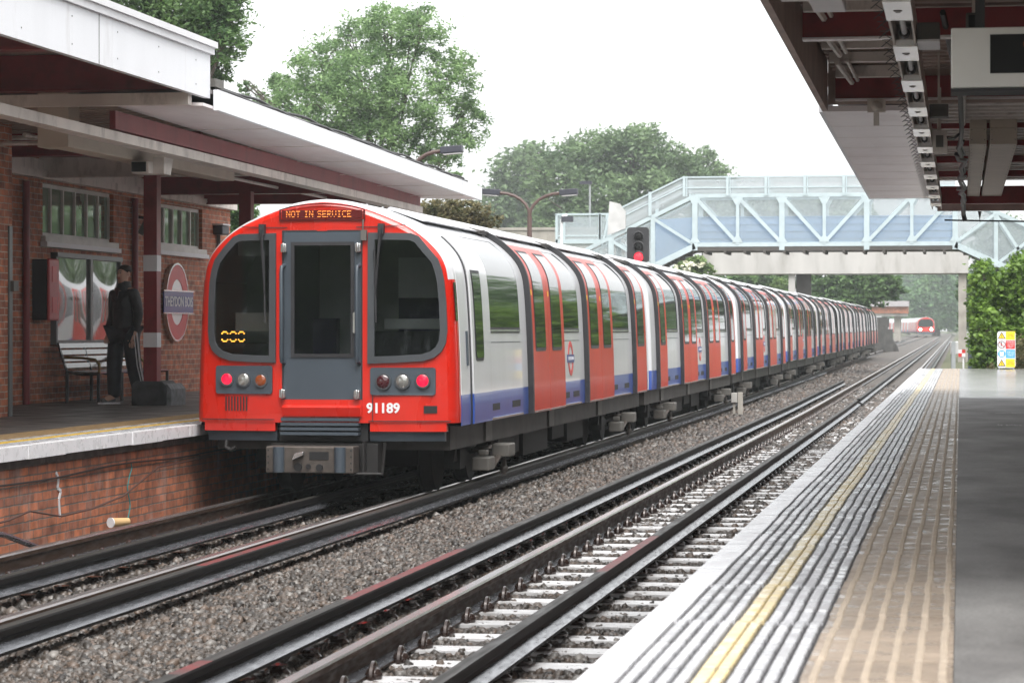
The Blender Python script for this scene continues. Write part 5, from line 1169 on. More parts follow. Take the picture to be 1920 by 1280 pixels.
# ------------------------------------------------------------------ footbridge
BY = 101.0
def footbridge():
    t = thing('footbridge', 'pale blue steel truss footbridge with mesh sides and stairs crossing above the tracks', 'footbridge', (-5, BY, 0))
    k = ppm(BY)
    def W(px_, py_, dy=0): p = ony(px_, py_, BY); return (p.x, BY + dy, p.z)
    zt = W(1465, 366)[2]; zb = W(1465, 458)[2]; zm = W(1465, 331)[2]
    X = [W(p, 400)[0] for p in (1303, 1383, 1466, 1545.5, 1625, 1709.5, 1791)]
    DEP = 2.3
    # stair lines
    sl = (437 - 365) / (1303 - 1146.0)
    LX = W(1146, 437)[0]; dz = (X[0] - LX) * .485
    RX = X[-1] + 5.2; dzr = 5.2 * .46
    for d, nm in ((0, 'near_truss'), (DEP, 'far_truss')):
        g = MB(); y = BY + d
        g.bar((X[0], y, zt), (X[-1], y, zt), .09, .14); g.bar((X[0], y, zb), (X[-1], y, zb), .09, .16)
        for i, x in enumerate(X):
            w_ = .20 if i % 2 == 0 else .12
            g.box(x - w_ / 2, x + w_ / 2, y - .06, y + .06, (zb - .22 if i % 2 == 0 else zb), zt)
            g.prism([(x - .22, zt - .08), (x + .22, zt - .08), (x + .08, zt - .34), (x - .08, zt - .34)], y - .065, y - .062)
        for x in X: g.prism([(x - .2, zb + .08), (x + .2, zb + .08), (x + .07, zb + .32), (x - .07, zb + .32)], y - .065, y - .062)
        for i in range(6):
            a, b = (X[i] + .05, zt - .1), (X[i + 1] - .05, zb + .1)
            if i >= 3: a, b = (X[i] + .05, zb + .1), (X[i + 1] - .05, zt - .1)
            g.bar((a[0], y - .03, a[1]), (b[0], y - .03, b[1]), .05, .13)
        # stairs
        g.bar((X[0], y, zt), (LX - 1.2, y, zt - dz - .58), .09, .14); g.bar((X[0], y, zb - .05), (LX - 1.2, y, zb - .05 - dz - .58), .12, .22)
        x1 = (X[0] + LX) / 2; zz = (X[0] - x1) * .485
        g.box(x1 - .08, x1 + .08, y - .05, y + .05, zb - zz - .9, zt - zz); g.bar((x1 + .05, y - .03, zt - zz - .1), (X[0] - .1, y - .03, zb + .05), .05, .11)
        g.box(LX - .1, LX + .1, y - .05, y + .05, zb - dz - .4, zt - dz); g.bar((LX + .05, y - .03, zt - dz - .15), (x1 - .05, y - .03, zb - zz), .05, .11)
        g.bar((X[-1], y, zt), (RX, y, zt - dzr), .09, .14); g.bar((X[-1], y, zb - .05), (RX, y, zb - .05 - dzr), .12, .22)
        for q in (1.5, 3.1):
            x = X[-1] + q; z = q * .46; g.box(x - .07, x + .07, y - .05, y + .05, zb - z - .2, zt - z); g.bar((x - 1.45, y - .03, zb - z + .75), (x, y - .03, zt - z - .05), .05, .11); g.bar((x, y - .03, zt - z - .1), (x + 1.5, y - .03, zb - z - .6), .05, .11)
        g.build('truss', M['pbridge'], t)
    # deck and stair flights
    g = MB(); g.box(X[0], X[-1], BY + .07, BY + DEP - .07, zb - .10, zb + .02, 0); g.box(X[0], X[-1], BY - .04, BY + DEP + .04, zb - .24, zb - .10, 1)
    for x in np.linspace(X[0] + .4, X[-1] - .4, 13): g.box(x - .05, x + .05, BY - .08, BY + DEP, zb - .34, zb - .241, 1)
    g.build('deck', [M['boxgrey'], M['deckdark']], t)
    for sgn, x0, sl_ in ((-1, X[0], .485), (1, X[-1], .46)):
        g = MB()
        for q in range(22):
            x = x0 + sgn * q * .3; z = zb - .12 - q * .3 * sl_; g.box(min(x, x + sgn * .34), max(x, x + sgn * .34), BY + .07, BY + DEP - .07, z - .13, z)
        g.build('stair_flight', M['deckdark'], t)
    # mesh infill, near and far
    for y in (BY + .05, BY + DEP - .05):
        g = MB(); e = .004
        for a, b in zip(X[:-1], X[1:]): g.box(a + .05, b - .05, y, y + e, zb + .09, zt - .06)
        g.prism([(X[0], zb), (X[0], zt), (LX - 1.2, zt - dz - .58), (LX - 1.2, zb - dz - .58)], y, y + e); g.prism([(X[-1], zb), (X[-1], zt), (RX, zt - dzr), (RX, zb - dzr)], y, y + e)
        g.build('mesh_infill', M['wmesh'], t)
    mt = zm - zt
    for y in (BY - .02, BY + DEP + .02):
        g = MB(); e = .004; X0 = W(1281, 331)[0]; XL = W(1160, 390)[0]; zl = W(1160, 392)[2]
        g.box(X0, X[-1], y, y + e, zt + .08, zm); g.prism([(X0, zt + .06), (X0, zm), (XL, zl), (XL, zl - mt * 1.2)], y, y + e)
        g.build('upper_mesh', M['wmesh2'], t)
        g = MB(); g.bar((X0, y - .02, zm), (X[-1], y - .02, zm), .04, .06); g.bar((X0, y - .02, (zm + zt) / 2 - .05), (X[-1], y - .02, (zm + zt) / 2 - .05), .03, .05); g.bar((X0, y - .02, zm), (XL, y - .02, zl), .04, .06); g.bar((X0, y - .02, zm - .35), (XL, y - .02, zl - .35), .03, .05)
        for p in (1283, 1364, 1436, 1509, 1582, 1655, 1728): x = W(p, 331)[0]; g.box(x - .05, x + .05, y - .06, y - .0, zt - .02, zm + .04); g.box(x + .08, x + .12, y - .06, y, zt - .02, zm + .04)
        x = W(1219, 362)[0]; g.box(x - .06, x + .06, y - .06, y, W(1219, 405)[2], W(1219, 360)[2])
        g.build('mesh_rail', M['pbridge'], t)
    # blue dado panels on the far side
    g = MB(); y = BY + DEP - .12; zd = W(1465, 401)[2]
    g.box(X[0] - .0, X[-1], y, y + .03, zb + .05, zd)
    for q in range(4): z = zb + .3 + q * .27; g.box(X[0], X[-1], y - .02, y - .001, z, z + .025)
    g.prism([(X[0] - .01, zb), (X[0] - .01, zd), (x1 - .2, zd - .1), (x1 - .2, zb - .85)], y, y + .03)
    g.build('dado_panel', M['bluepanel'], t)
    # landing legs
    g = MB(); g.box(LX - 1.3, LX - 1.0, BY, BY + .3, -.4, zb - dz - .6); g.box(RX - .2, RX, BY, BY + .3, -.4, zb - dzr - .1); g.build('leg', M['pbridge'], t)
    # curved white screen at the stair foot
    c = MB(); p = W(1153, 436); q = W(1153, 380); c.add([(p[0] - .28, BY - .1, p[2] - .1), (p[0] + .42, BY - .1, p[2] + .15), (p[0] + .42, BY - .1, q[2] - .35), (p[0] + .2, BY - .1, q[2] - .05), (p[0] - .2, BY - .1, q[2] + .05)] + [(p[0] - .28, BY - .04, p[2] - .1), (p[0] + .42, BY - .04, p[2] + .15), (p[0] + .42, BY - .04, q[2] - .35), (p[0] + .2, BY - .04, q[2] - .05), (p[0] - .2, BY - .04, q[2] + .05)], [(0, 1, 2, 3, 4), (5, 6, 7, 8, 9)] + [(i, (i + 1) % 5, 5 + (i + 1) % 5, 5 + i) for i in range(5)])
    c.build('end_screen', M['lampglass'], t)
footbridge()
def mesh_landing():
    Y = 112; a = ony(1042, 449, Y); b = ony(1146, 449, Y); top = ony(1042, 402, Y).z; z = a.z
    t = thing('mesh_walkway', 'pale blue walkway landing caged in wire mesh left of the footbridge stairs', 'walkway', (a.x, Y, 0))
    g = MB(); g.box(a.x, b.x, Y, Y + 3, z - .18, z); g.build('deck', M['pbridge'], t)
    g = MB()
    for x in (a.x + .03, a.x + .35, a.x + 1.9, (a.x + b.x) / 2 + 1.0, b.x - .5, b.x - .05):
        g.box(x - .05, x + .05, Y, Y + .08, -.3 if x in (a.x + .03, b.x - .05) else z, top)
    g.bar((a.x, Y + .04, top), (b.x, Y + .04, top), .06, .08); g.bar((a.x, Y + .04, z + .15), (b.x, Y + .04, z + .15), .05, .06); g.bar((a.x, Y, top), (a.x, Y + 3, top), .06, .08)
    g.bar((b.x - .1, Y, top), (b.x - .9, Y - .5, z - 3.0), .08, .08)
    g.build('mesh_frame', M['pbridge'], t)
    g = MB(); g.box(a.x, b.x, Y + .04, Y + .044, z, top); g.box(a.x, b.x, Y + 2.9, Y + 2.904, z, top); g.box(a.x, b.x, Y + .04, Y + .044, z - 2.4, z - .2); g.box(a.x, a.x + .004, Y, Y + 2.9, z, top); g.build('wire_mesh', M['wmesh'], t)
    p = ony(1165, 448, Y - 1)
    Y = 118; a = ony(928, 432, Y); b = ony(1045, 432, Y)
    g = MB(); g.box(a.x - 12, b.x + 3, Y, Y + .3, 0, a.z); g.box(a.x - 12, b.x + 3, Y - .06, Y + .36, a.z, a.z + .12)
    x = a.x - 12
    while x < b.x + 3: g.box(x, x + .05, Y - .03, Y - .001, 3, a.z - .01); x += .9
    tag(g.build('retaining_wall', M['concdark']), 'grey panelled parapet wall behind the lamp post and trees', 'wall')
mesh_landing()
def concrete_beam():
    Y = 140.0; a = ony(1318, 470, Y); b = ony(1816, 512, Y)
    t = thing('beam_bridge', 'pale concrete beam bridge on tall columns over both tracks behind the footbridge', 'bridge', (a.x, Y, 0))
    g = MB(); g.box(a.x, b.x, Y, Y + 3.4, b.z, a.z); g.build('concrete_beam', M['conc'], t)
    g = MB(); g.box(a.x, b.x - .4, Y + 3.0, Y + 3.1, a.z + .04, a.z + .45); g.build('pipe_rail', M['bluepanel'], t)
    c0 = ony(1797, 600, Y); c1_ = ony(1812, 600, Y); gz = -.4 + rise(Y)
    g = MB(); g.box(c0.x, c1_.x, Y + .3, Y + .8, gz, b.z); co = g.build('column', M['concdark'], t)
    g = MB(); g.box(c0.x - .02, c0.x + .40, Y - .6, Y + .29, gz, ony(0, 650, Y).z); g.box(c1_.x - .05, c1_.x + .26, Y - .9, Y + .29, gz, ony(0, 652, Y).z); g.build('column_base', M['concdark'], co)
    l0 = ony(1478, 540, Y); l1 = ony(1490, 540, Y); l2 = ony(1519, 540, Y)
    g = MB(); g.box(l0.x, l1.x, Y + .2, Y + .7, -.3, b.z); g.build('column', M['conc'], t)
    g = MB(); g.box(l1.x + .02, l2.x, Y + .9, Y + 1.2, -.3, b.z - .01); g.build('pier_shade_side', M['deckdark'], t)  # dark side of the pier: its shade is put into the material
concrete_beam()

# ------------------------------------------------------------------ lamps, signal, posts, signs
def lamp(px_l, px_r, px_c, ytop, yfork, Y, label, tilt=True):
    p = ony(px_c, yfork, Y); t = thing('platform_lamp', label, 'lamp post', (p.x, Y, PZ), 'twin headed platform lamps')
    g = MB(); g.tube([(p.x, Y, PZ), (p.x, Y, p.z)], [.07, .05], 10); g.build('pole', M['lampbrown'], t)
    for q in (px_l, px_r):
        e = ony(q, ytop, Y); s = 1 if q > px_c else -1; L_ = abs(e.x - p.x) - .30
        g = MB(); g.tube([(p.x, Y, p.z - .02)] + [(p.x + s * L_ * (1 - math.cos(R(a))), Y, p.z + (e.z - p.z) * math.sin(R(a))) for a in (15, 30, 45, 60, 75, 90)], .034, 8); ar = g.build('arm', M['lampbrown'], t)
        x = p.x + s * L_
        g = MB(); g.bar((x - s * .02, Y, e.z + .01), (x + s * .36, Y, e.z + .035), .2, .12); h = g.build('lamp_head', M['lamphead'], t, bevel=.012)
        g = MB(); g.bar((x + s * .03, Y, e.z - .063), (x + s * .34, Y, e.z - .04), .17, .015); g.build('lens', M['lampglass'], h)
lamp(910, 1078, 993, 362, 405, 55.5, 'brown twin armed lamp post standing clear beyond the end of the left canopy')
lamp(672, 861, 770, 283, 330, 45.0, 'brown twin armed lamp post rising over the left canopy roof before the big tree')
def tall_lamp():
    Y = 128; p = ony(1106, 425, Y); q = ony(1106, 345, Y); t = thing('street_lamp', 'tall thin grey street lamp far off against hazy trees', 'street lamp', (p.x, Y, 0))
    g = MB(); g.tube([(p.x, Y, 0), (p.x, Y, q.z)], [.08, .045], 8); g.build('pole', M['rustmetal'], t); g = MB(); g.box(p.x - .5, p.x + .1, Y - .1, Y + .1, q.z - .02, q.z + .14); g.build('lamp_head', M['lamphead'], t)
    Y = 95; p = ony(1053, 455, Y); q = ony(1060, 410, Y); t = thing('camera_pole', 'short curved white pole with black camera in front of the caged landing', 'camera pole', (p.x, Y, PZ))
    g = MB(); g.tube([(p.x, Y, 0), (p.x, Y, q.z - .1), (p.x + .05, Y, q.z + .08), (p.x + .2, Y, q.z + .12)], .05, 8); g.build('pole', M['white'], t); g = MB(); g.box(p.x + .0, p.x + .42, Y - .1, Y + .1, q.z - .12, q.z + .08); g.build('camera', M['lamphead'], t)
    # signal
    Y = 70; c = ony(1196.5, 459, Y); w_ = .29; h = .46
    t = thing('railway_signal', 'black three lamp railway signal showing red above the train roof', 'signal', (c.x, Y, PZ))
    vs, fs = plate(rrect(-w_, w_, -h, h, .08, 5), [], .12); g = MB(); g.add([(c.x + a, Y - q_, c.z + b) for a, b, q_ in vs], fs); g.build('backboard', M['signalblack'], t)
    g = MB(); g.tube([(c.x, Y + .1, PZ), (c.x, Y + .1, c.z)], .06, 8); g.build('post', M['rustmetal'], t)
    for i, z in enumerate((.20, -.06, -.32)):
        g = MB(); g.tube([(c.x + .02, Y - .06, c.z + z), (c.x + .02, Y - .09, c.z + z)], .12, 18); g.sphere((c.x + .02, Y - .09, c.z + z), .10, 14, 8, 0, (1, .3, 1)); g.build('signal_lamp', M['signalred'] if i == 2 else M['screen'], t)
        g = MB(); g.tube([(c.x + .02 + .14 * math.cos(R(a)), Y - .13, c.z + z + .14 * math.sin(R(a))) for a in range(-10, 200, 15)], .02, 5); g.build('hood', M['signalblack'], t)
    # marker posts between tracks
    t = thing('marker_post', 'short grey post with white box standing in the ballast between the tracks', 'marker post', (-4.5, 55, -.15))
    a = ony(1391, 785, 54.5); x = -4.52; Y = 54.5
    g = MB(); g.box(x + .03, x + .13, Y, Y + .1, -.2, .37); g.build('post', M['concdark'], t, bevel=.01); g = MB(); g.box(x - .1, x + .02, Y - .05, Y + .08, .16, .36); g.build('white_box', M['conc'], t, bevel=.01); g = MB(); g.box(x - .07, x - .02, Y, Y + .05, -.2, .158); g.build('stake', M['concdark'], t)
tall_lamp()
def signs():
    Y = 65.0; a = ony(1870, 691, Y); b = ony(1904, 621, Y); zc = (a.z + b.z) / 2; xc = (a.x + b.x) / 2; W_ = b.x - a.x; H = b.z - a.z
    t = thing('warning_sign', 'tall rounded warning sign of yellow, red and blue panels at the platform end', 'warning sign', (xc, Y, PZ))
    vs, fs = plate(rrect(a.x, b.x, a.z + .02, b.z, .06, 5), [], .02); g = MB(); g.add([(p, Y - r, q) for p, q, r in vs], fs); bd = g.build('board', M['white'], t)
    g = MB()
    for s in (.1, .9): g.box(a.x + W_ * s - .02, a.x + W_ * s + .02, Y + .012, Y + .05, PZ - .1, b.z - .1)
    g.build('post', M['rustmetal'], t)
    hh = (H - .02) / 4; cols = ['signyel', 'signsky', 'signred', 'signyel']; txt = ['Danger\nkeep clear', 'Staff must\nwear high\nvisibility', 'Passengers\nmust not\npass this\npoint', 'Danger\nlive rails']
    for i in range(4):
        z0 = a.z + .03 + i * hh; g = MB(); g.box(a.x + W_ * .46, b.x - .012, Y - .014, Y - .011, z0 + .006, z0 + hh - .012); g.build('colour_panel', M[cols[i]], bd)
        vs, fs = text_mesh(txt[i], .042, .0005); g = MB(); g.add([(a.x + W_ * .73 + p, Y - .0155, z0 + hh / 2 + q) for p, q, r in vs], fs); g.build('lettering', M['white'] if i in (1, 2) else M['signalblack'], bd)
        g = MB(); cx = a.x + W_ * .24; cz = z0 + hh / 2
        if i in (0, 3):
            g.add([(cx - .095, Y - .012, cz - .08), (cx + .095, Y - .012, cz - .08), (cx, Y - .012, cz + .09)], [(0, 1, 2)], 0); g.add([(cx - .065, Y - .0135, cz - .063), (cx + .065, Y - .0135, cz - .063), (cx, Y - .0135, cz + .056)], [(0, 1, 2)], 1)
            g.box(cx - .008, cx + .008, Y - .016, Y - .0145, cz - .03, cz + .02, 0); g.box(cx - .008, cx + .008, Y - .016, Y - .0145, cz - .054, cz - .038, 0)
        elif i == 1:
            g.add([(x, Y - .012, z) for x, z in circle(cx, cz, .09, 24)], [tuple(range(24))], 2); g.prism([(cx - .04, cz - .06), (cx + .04, cz - .06), (cx + .05, cz + .04), (cx + .02, cz + .055), (cx, cz + .03), (cx - .02, cz + .055), (cx - .05, cz + .04)], Y - .0145, Y - .0125, 3)
        else:
            vs, fs = plate(circle(cx, cz, .09, 28), [circle(cx, cz, .073, 28)], .002); g.add([(p, Y - .013, q) for p, q, r in vs], fs, 4)
            g.bar((cx - .05, Y - .0135, cz + .05), (cx + .05, Y - .0135, cz - .05), .002, .016, 4); g.sphere((cx, Y - .0125, cz + .045), .014, 8, 6, 0, (1, .1, 1)); g.bar((cx, Y - .0125, cz + .03), (cx - .02, Y - .0125, cz - .05), .002, .02, 0)
        g.build('symbol', [M['signalblack'], M['signyel'], M['signsky'], M['white'], M['signred']], bd, recalc=False)
    Y = 80.0; a = ony(1797, 669, Y); b = ony(1810, 655, Y)
    t = thing('checker_sign', 'small red and white chequered square sign on a white stake beyond the platform end', 'chequered sign', (a.x, Y, 0)); mx, mz = (a.x + b.x) / 2, (a.z + b.z) / 2
    g = MB(); g.box(a.x, mx, Y, Y + .02, mz, b.z, 0); g.box(mx, b.x, Y, Y + .02, a.z, mz, 0); g.box(mx, b.x, Y, Y + .021, mz, b.z, 1); g.box(a.x, mx, Y, Y + .021, a.z, mz, 1); g.build('board', [M['white'], M['signred']], t)
    g = MB(); g.box(mx - .02 + .04, mx + .03 + .04, Y + .025, Y + .06, -.4, a.z + .1); g.build('stake', M['white'], t)
    Y = 84.0; a = ony(1783, 640, Y); b = ony(1797, 664, Y)
    t = thing('trackside_cabinet', 'pale grey trackside cabinet left of the tall concrete column', 'cabinet', (a.x, Y, 0)); g = MB(); g.box(a.x - .02, b.x, Y + .1, Y + .4, b.z, a.z); g.build('case', M['lampglass'], t, bevel=.02); g = MB(); p = ony(1788, 640, Y); g.box(p.x - .06, p.x + .06, Y - .04, Y + .06, -.4, p.z); g.build('post', M['rustmetal'], t)
    g = MB(); g.box(a.x, a.x + .04, Y + .2, Y + .25, -.4, b.z); g.build('stake', M['rustmetal'], t)
    Y = 90.0; a = ony(1815, 668, Y); b = ony(1832, 640, Y)
    t = thing('trackside_cabinet', 'darker grey equipment cabinet between the tall concrete column and the green hedge', 'cabinet', (a.x, Y, -.3)); g = MB(); g.box(a.x, b.x, Y, Y + .5, -.4, b.z); g.build('case', M['trim'], t, bevel=.02); g = MB(); g.box(a.x - .03, b.x + .03, Y - .03, Y + .53, b.z + .001, b.z + .05); g.build('lid', M['rustmetal'], t)
signs()
def far_things():
    Y = 300; a = ony(1640, 600, Y); b = ony(1702, 566, Y); z0 = -.4
    t = thing('brick_bridge', 'hazy red brick bridge with pale band far down the line behind the distant train', 'bridge', (a.x, Y, 0))
    g = MB(); L = ony(1690, 583, Y).x
    zt = ony(0, 567, Y).z; z1 = ony(0, 577, Y).z; z2 = ony(0, 589, Y).z; z3 = ony(0, 594, Y).z
    g = MB(); g.box(a.x - 12, b.x, Y, Y + 6, z2, z1); g.build('brick_parapet', M['brickwall'], t)
    g = MB(); g.prism([(Y - .4, z1 + .001), (Y + 6.4, z1 + .001), (Y + 3.4, zt), (Y + 2, zt)], a.x - 12, b.x + .1, axis='x'); g.build('roof', M['felt'], t)
    g = MB(); g.box(a.x - 12, b.x - .1, Y + .2, Y + 5.8, z3, z2 - .001); g.build('pale_band', M['conc'], t)
    g = MB(); g.box(ony(1676, 0, Y).x, ony(1688, 0, Y).x, Y + 1, Y + 5, z0, z3); g.box(a.x - 12, a.x - 9, Y + 1, Y + 5, z0, z3); g.build('pier', M['concdark'], t)
    Y = 190; a = ony(1646, 640, Y); b = ony(1690, 595, Y)
    t = thing('trackside_fence', 'dark trackside fence and stacked materials beyond the far end of the red train', 'fence', (a.x, Y, 0))
    g = MB(); e = ony(1674, 610, Y); g.box(a.x - 8, e.x, Y, Y + .2, -.4, 1.75); x = a.x - 8
    while x < e.x: g.box(x, x + .12, Y - .1, Y, -.4, 2.0); x += 1.4
    g.build('panel', M['timber'], t); g = MB(); g.box(a.x - 2, e.x - .4, Y + .8, Y + 3, -.3, 1.9); g.box(a.x - 1, a.x + .6, Y + 1, Y + 2.6, 1.901, 2.6); g.box(e.x - .9, e.x - .3, Y + .9, Y + 2.2, 1.901, 2.5); g.prism([(e.x - .39, -.3), (e.x + .5, -.3), (e.x + .3, .5), (e.x, 1.0), (e.x - .39, 1.3)], Y + 1, Y + 2.5); g.build('material_stack', M['timber'], t)
far_things()

# ------------------------------------------------------------------ trees and hedges
L1 = leaf_mat('leaf_ash', (0.075, 0.15, 0.055), (0.34, 0.50, 0.22), 0.9, 0.5)
L2 = leaf_mat('leaf_dark', (0.035, 0.085, 0.026), (0.19, 0.31, 0.11), 1.3, 0.4)
L3 = leaf_mat('leaf_bright', (0.035, 0.085, 0.014), (0.21, 0.34, 0.055), 1.5)
L4 = leaf_mat('leaf_red_tinged', (0.06, 0.075, 0.03), (0.24, 0.20, 0.10), 2.5)
L5 = leaf_mat('leaf_far_hazed', (0.07, 0.12, 0.06), (0.23, 0.33, 0.16), 0.3, 0.4)  # paled and greyed so the leaf colour carries distance haze
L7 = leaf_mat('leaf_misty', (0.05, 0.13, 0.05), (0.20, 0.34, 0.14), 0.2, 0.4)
L6 = leaf_mat('leaf_elder', (0.08, 0.15, 0.04), (0.26, 0.36, 0.13), 1.5)
FLW = mat('elder_blossom', (0.75, 0.75, 0.60), 0.7)
def leaves(name, ells, n, size, m, parent, aspect=.42, clump=.33, extra=None, dens=16, gap=.0, droop=0.0):
    vol = np.array([e[3] * e[4] * e[5] for e in ells]) ** .75; vol = vol / vol.sum(); V = []
    for e, fr in zip(ells, vol):
        k = max(12, int(n * fr)); nc = max(4, k // dens)
        d = rng.normal(size=(nc, 3)); d /= np.linalg.norm(d, axis=1)[:, None]
        rr = rng.uniform(.25, 1.0, nc) ** .5 * rng.uniform(.86, 1.08, nc)
        cen = d * rr[:, None] * np.array(e[3:6]) + np.array(e[:3])
        rad = min(e[3:6])
        c = np.repeat(cen, dens, 0); c = c + rng.normal(size=c.shape) * np.array([1, 1, .62]) * clump * rad * rng.uniform(.5, 1.1, nc).repeat(dens)[:, None] * .62
        V.append(c)
    P = np.concatenate(V); k = len(P)
    a = rng.normal(size=(k, 3)); a[:, 2] = a[:, 2] * .5 - droop; a /= np.linalg.norm(a, axis=1)[:, None]
    u = rng.normal(size=(k, 3)); u[:, 2] += .8; b = np.cross(a, u); b /= np.linalg.norm(b, axis=1)[:, None]
    s = size * rng.uniform(.6, 1.3, k)[:, None]
    c = np.cross(a, b) * s * .10
    Q = np.stack([P - a * s * .5, P + b * s * aspect * .5 - a * s * .05 + c, P + a * s * .5, P - b * s * aspect * .5 - a * s * .05 + c], 1).reshape(-1, 3)
    idx = np.arange(k * 4).reshape(k, 4)
    me = np_mesh(name, Q, idx, [m], 4); o = bpy.data.objects.new(name, me); COL.objects.link(o); o.parent = parent; o.location = [-q for q in parent.location]
    return o
def ell(px_, py_, rx, ry, Y, dy=0.0, dep=None):
    p = ony(px_, py_, Y); k = ppm(Y); return (p.x, Y + dy, p.z, rx / k, (dep if dep else (rx + ry) / 2) / k, ry / k)
def tree(label, ells, n, size, m, base, cat='tree', group=None, rt=.2, limbs=True, name='tree', barkm=None, **kw):
    t = thing(name, label, cat, base, group); leaves('crown', ells, n, size, m, t, **kw)
    g = MB(); b = Vector(base); top = Vector((sum(e[0] for e in ells) / len(ells), sum(e[1] for e in ells) / len(ells), sum(e[2] for e in ells) / len(ells)))
    fork = b.lerp(top, .5); fork.x = b.x + (top.x - b.x) * .35
    g.tube([b, b.lerp(fork, .5) + Vector((.1 * rt, 0, 0)), fork, top], [rt * 1.25, rt, rt * .8, rt * .3], 8)
    if limbs:
        rn = random.Random(len(ells))
        for e in ells:
            c = Vector(e[:3]); mid = fork.lerp(c, .5) + Vector((0, 0, .12 * (c - fork).length)); g.tube([fork.lerp(top, rn.uniform(0, .4)), mid, c], [rt * .5, rt * .3, rt * .12], 6)
            for q in range(5):
                d = Vector((rn.uniform(-1, 1), rn.uniform(-1, 1), rn.uniform(-.3, 1))); e2 = c + Vector((d.x * e[3], d.y * e[4], d.z * e[5])) * .85; g.tube([mid.lerp(c, rn.uniform(.2, 1)), (c + e2) / 2 + Vector((0, 0, .1)), e2], [rt * .16, rt * .1, rt * .04], 5)
    g.build('trunk', barkm or M['bark'], t); return t
def trees():
    Y = 92
    E_ = [ell(550, 205, 62, 70, Y), ell(600, 120, 62, 62, Y), ell(655, 75, 55, 55, Y, 1), ell(735, 60, 62, 60, Y), ell(800, 70, 55, 62, Y, -1), ell(850, 150, 52, 65, Y), ell(868, 225, 45, 55, Y, 1), ell(700, 170, 85, 80, Y, -1.2), ell(780, 190, 75, 75, Y, -1.5), ell(640, 210, 75, 65, Y, -1), ell(720, 270, 80, 55, Y, -1.4), ell(820, 275, 60, 50, Y, -.5), ell(620, 290, 70, 45, Y), ell(840, 320, 40, 32, Y, -.8), ell(505, 165, 42, 35, Y, 1), ell(470, 205, 40, 28, Y, 1.2), ell(425, 195, 42, 26, Y, 1), ell(452, 160, 28, 20, Y, .6), ell(530, 290, 50, 40, Y, .5)]
    p = ony(735, 500, Y); tree('big pale green ash tree with feathery crown rising behind the left canopy roof', E_, 47000, .17, L1, (p.x, Y, .1), rt=.2, droop=.3, aspect=.38, clump=.31, dens=40)
    Y = 56
    E_ = [ell(330, 0, 110, 90, Y), ell(400, 40, 70, 62, Y), ell(430, 90, 45, 40, Y, -.5), ell(250, -20, 100, 80, Y), ell(400, 120, 30, 45, Y, .5), ell(340, 70, 60, 50, Y, .6), ell(430, 10, 40, 50, Y)]
    p = ony(300, 500, Y); tree('dark leafy tree overhanging the white canopy fascia at the top left', E_, 17000, .15, L2, (p.x, Y, .1), rt=.2, droop=.35, aspect=.36, clump=.36)
    Y = 64
    E_ = [ell(835, 395, 45, 28, Y), ell(880, 398, 42, 24, Y), ell(915, 412, 28, 16, Y), ell(800, 405, 40, 30, Y), ell(860, 425, 60, 30, Y, .5)]
    p = ony(850, 600, Y); tree('small red tinged bushy tree between the left canopy end and the train roof', E_, 9000, .11, L4, (p.x, Y, .5), rt=.1, droop=.3)
    Y = 58; E_ = [ell(440, 405, 26, 26, Y), ell(465, 395, 24, 20, Y), ell(420, 440, 24, 30, Y), ell(450, 450, 40, 30, Y)]
    p = ony(440, 600, Y); tree('small green tree glimpsed past the end of the brick station wall', E_, 5000, .12, L2, (p.x, Y, .5), rt=.1, droop=.2)
    Y = 205
    E_ = [ell(1110, 300, 75, 55, Y), ell(1180, 290, 75, 55, Y), ell(1200, 262, 45, 32, Y), ell(1255, 310, 55, 45, Y), ell(1060, 340, 65, 55, Y, -2), ell(1140, 370, 90, 50, Y, -2), ell(1230, 370, 70, 50, Y, -2), ell(1080, 410, 80, 40, Y, -3), ell(1180, 420, 90, 40, Y, -3), ell(1290, 345, 50, 35, Y)]
    p = ony(1150, 560, Y); tree('large hazy broad tree rising behind the footbridge stairs', E_, 24000, .48, L5, (p.x, Y, .3), rt=.5, group='hazy trees beyond the footbridge', clump=.36)
    Y = 260
    E_ = [ell(975, 330, 55, 50, Y), ell(1000, 300, 40, 35, Y), ell(940, 380, 50, 50, Y), ell(990, 400, 60, 50, Y), ell(930, 430, 50, 35, Y)]
    p = ony(970, 580, Y); tree('palest hazy tree beyond the twin lamp post, furthest left of the distant trees', E_, 11000, .6, L5, (p.x, Y, .4), rt=.5, group='hazy trees beyond the footbridge', clump=.36)
    Y = 245
    E_ = [ell(1320, 305, 26, 30, Y), ell(1300, 330, 40, 35, Y), ell(1345, 350, 40, 40, Y), ell(1330, 385, 60, 45, Y)]
    p = ony(1320, 580, Y); tree('small hazy tree peeping over the left end of the footbridge mesh', E_, 7000, .55, L5, (p.x, Y, .4), rt=.4, group='hazy trees beyond the footbridge', clump=.36)
    Y = 230
    E_ = [ell(1420, 400, 60, 50, Y), ell(1490, 405, 60, 45, Y), ell(1555, 400, 55, 45, Y), ell(1600, 415, 50, 40, Y), ell(1450, 450, 90, 50, Y)]
    p = ony(1470, 580, Y); tree('hazy wide tree seen through the mesh of the footbridge span', E_, 11000, .55, L5, (p.x, Y, .4), rt=.4, group='hazy trees beyond the footbridge', clump=.36)
    Y = 128
    E_ = [ell(1300, 495, 30, 18, Y), ell(1285, 505, 28, 18, Y), ell(1325, 508, 18, 14, Y), ell(1300, 530, 45, 25, Y)]
    p = ony(1300, 600, Y); t = tree('bright green elder bush with creamy blossom under the footbridge stairs', E_, 6500, .17, L6, (p.x, Y, .2), cat='bush', name='elder_bush', rt=.08, aspect=.6)
    leaves('blossom', [ell(1308, 493, 18, 10, Y, -1), ell(1285, 500, 20, 12, Y, -1)], 260, .16, FLW, t, aspect=.9)
    Y = 176
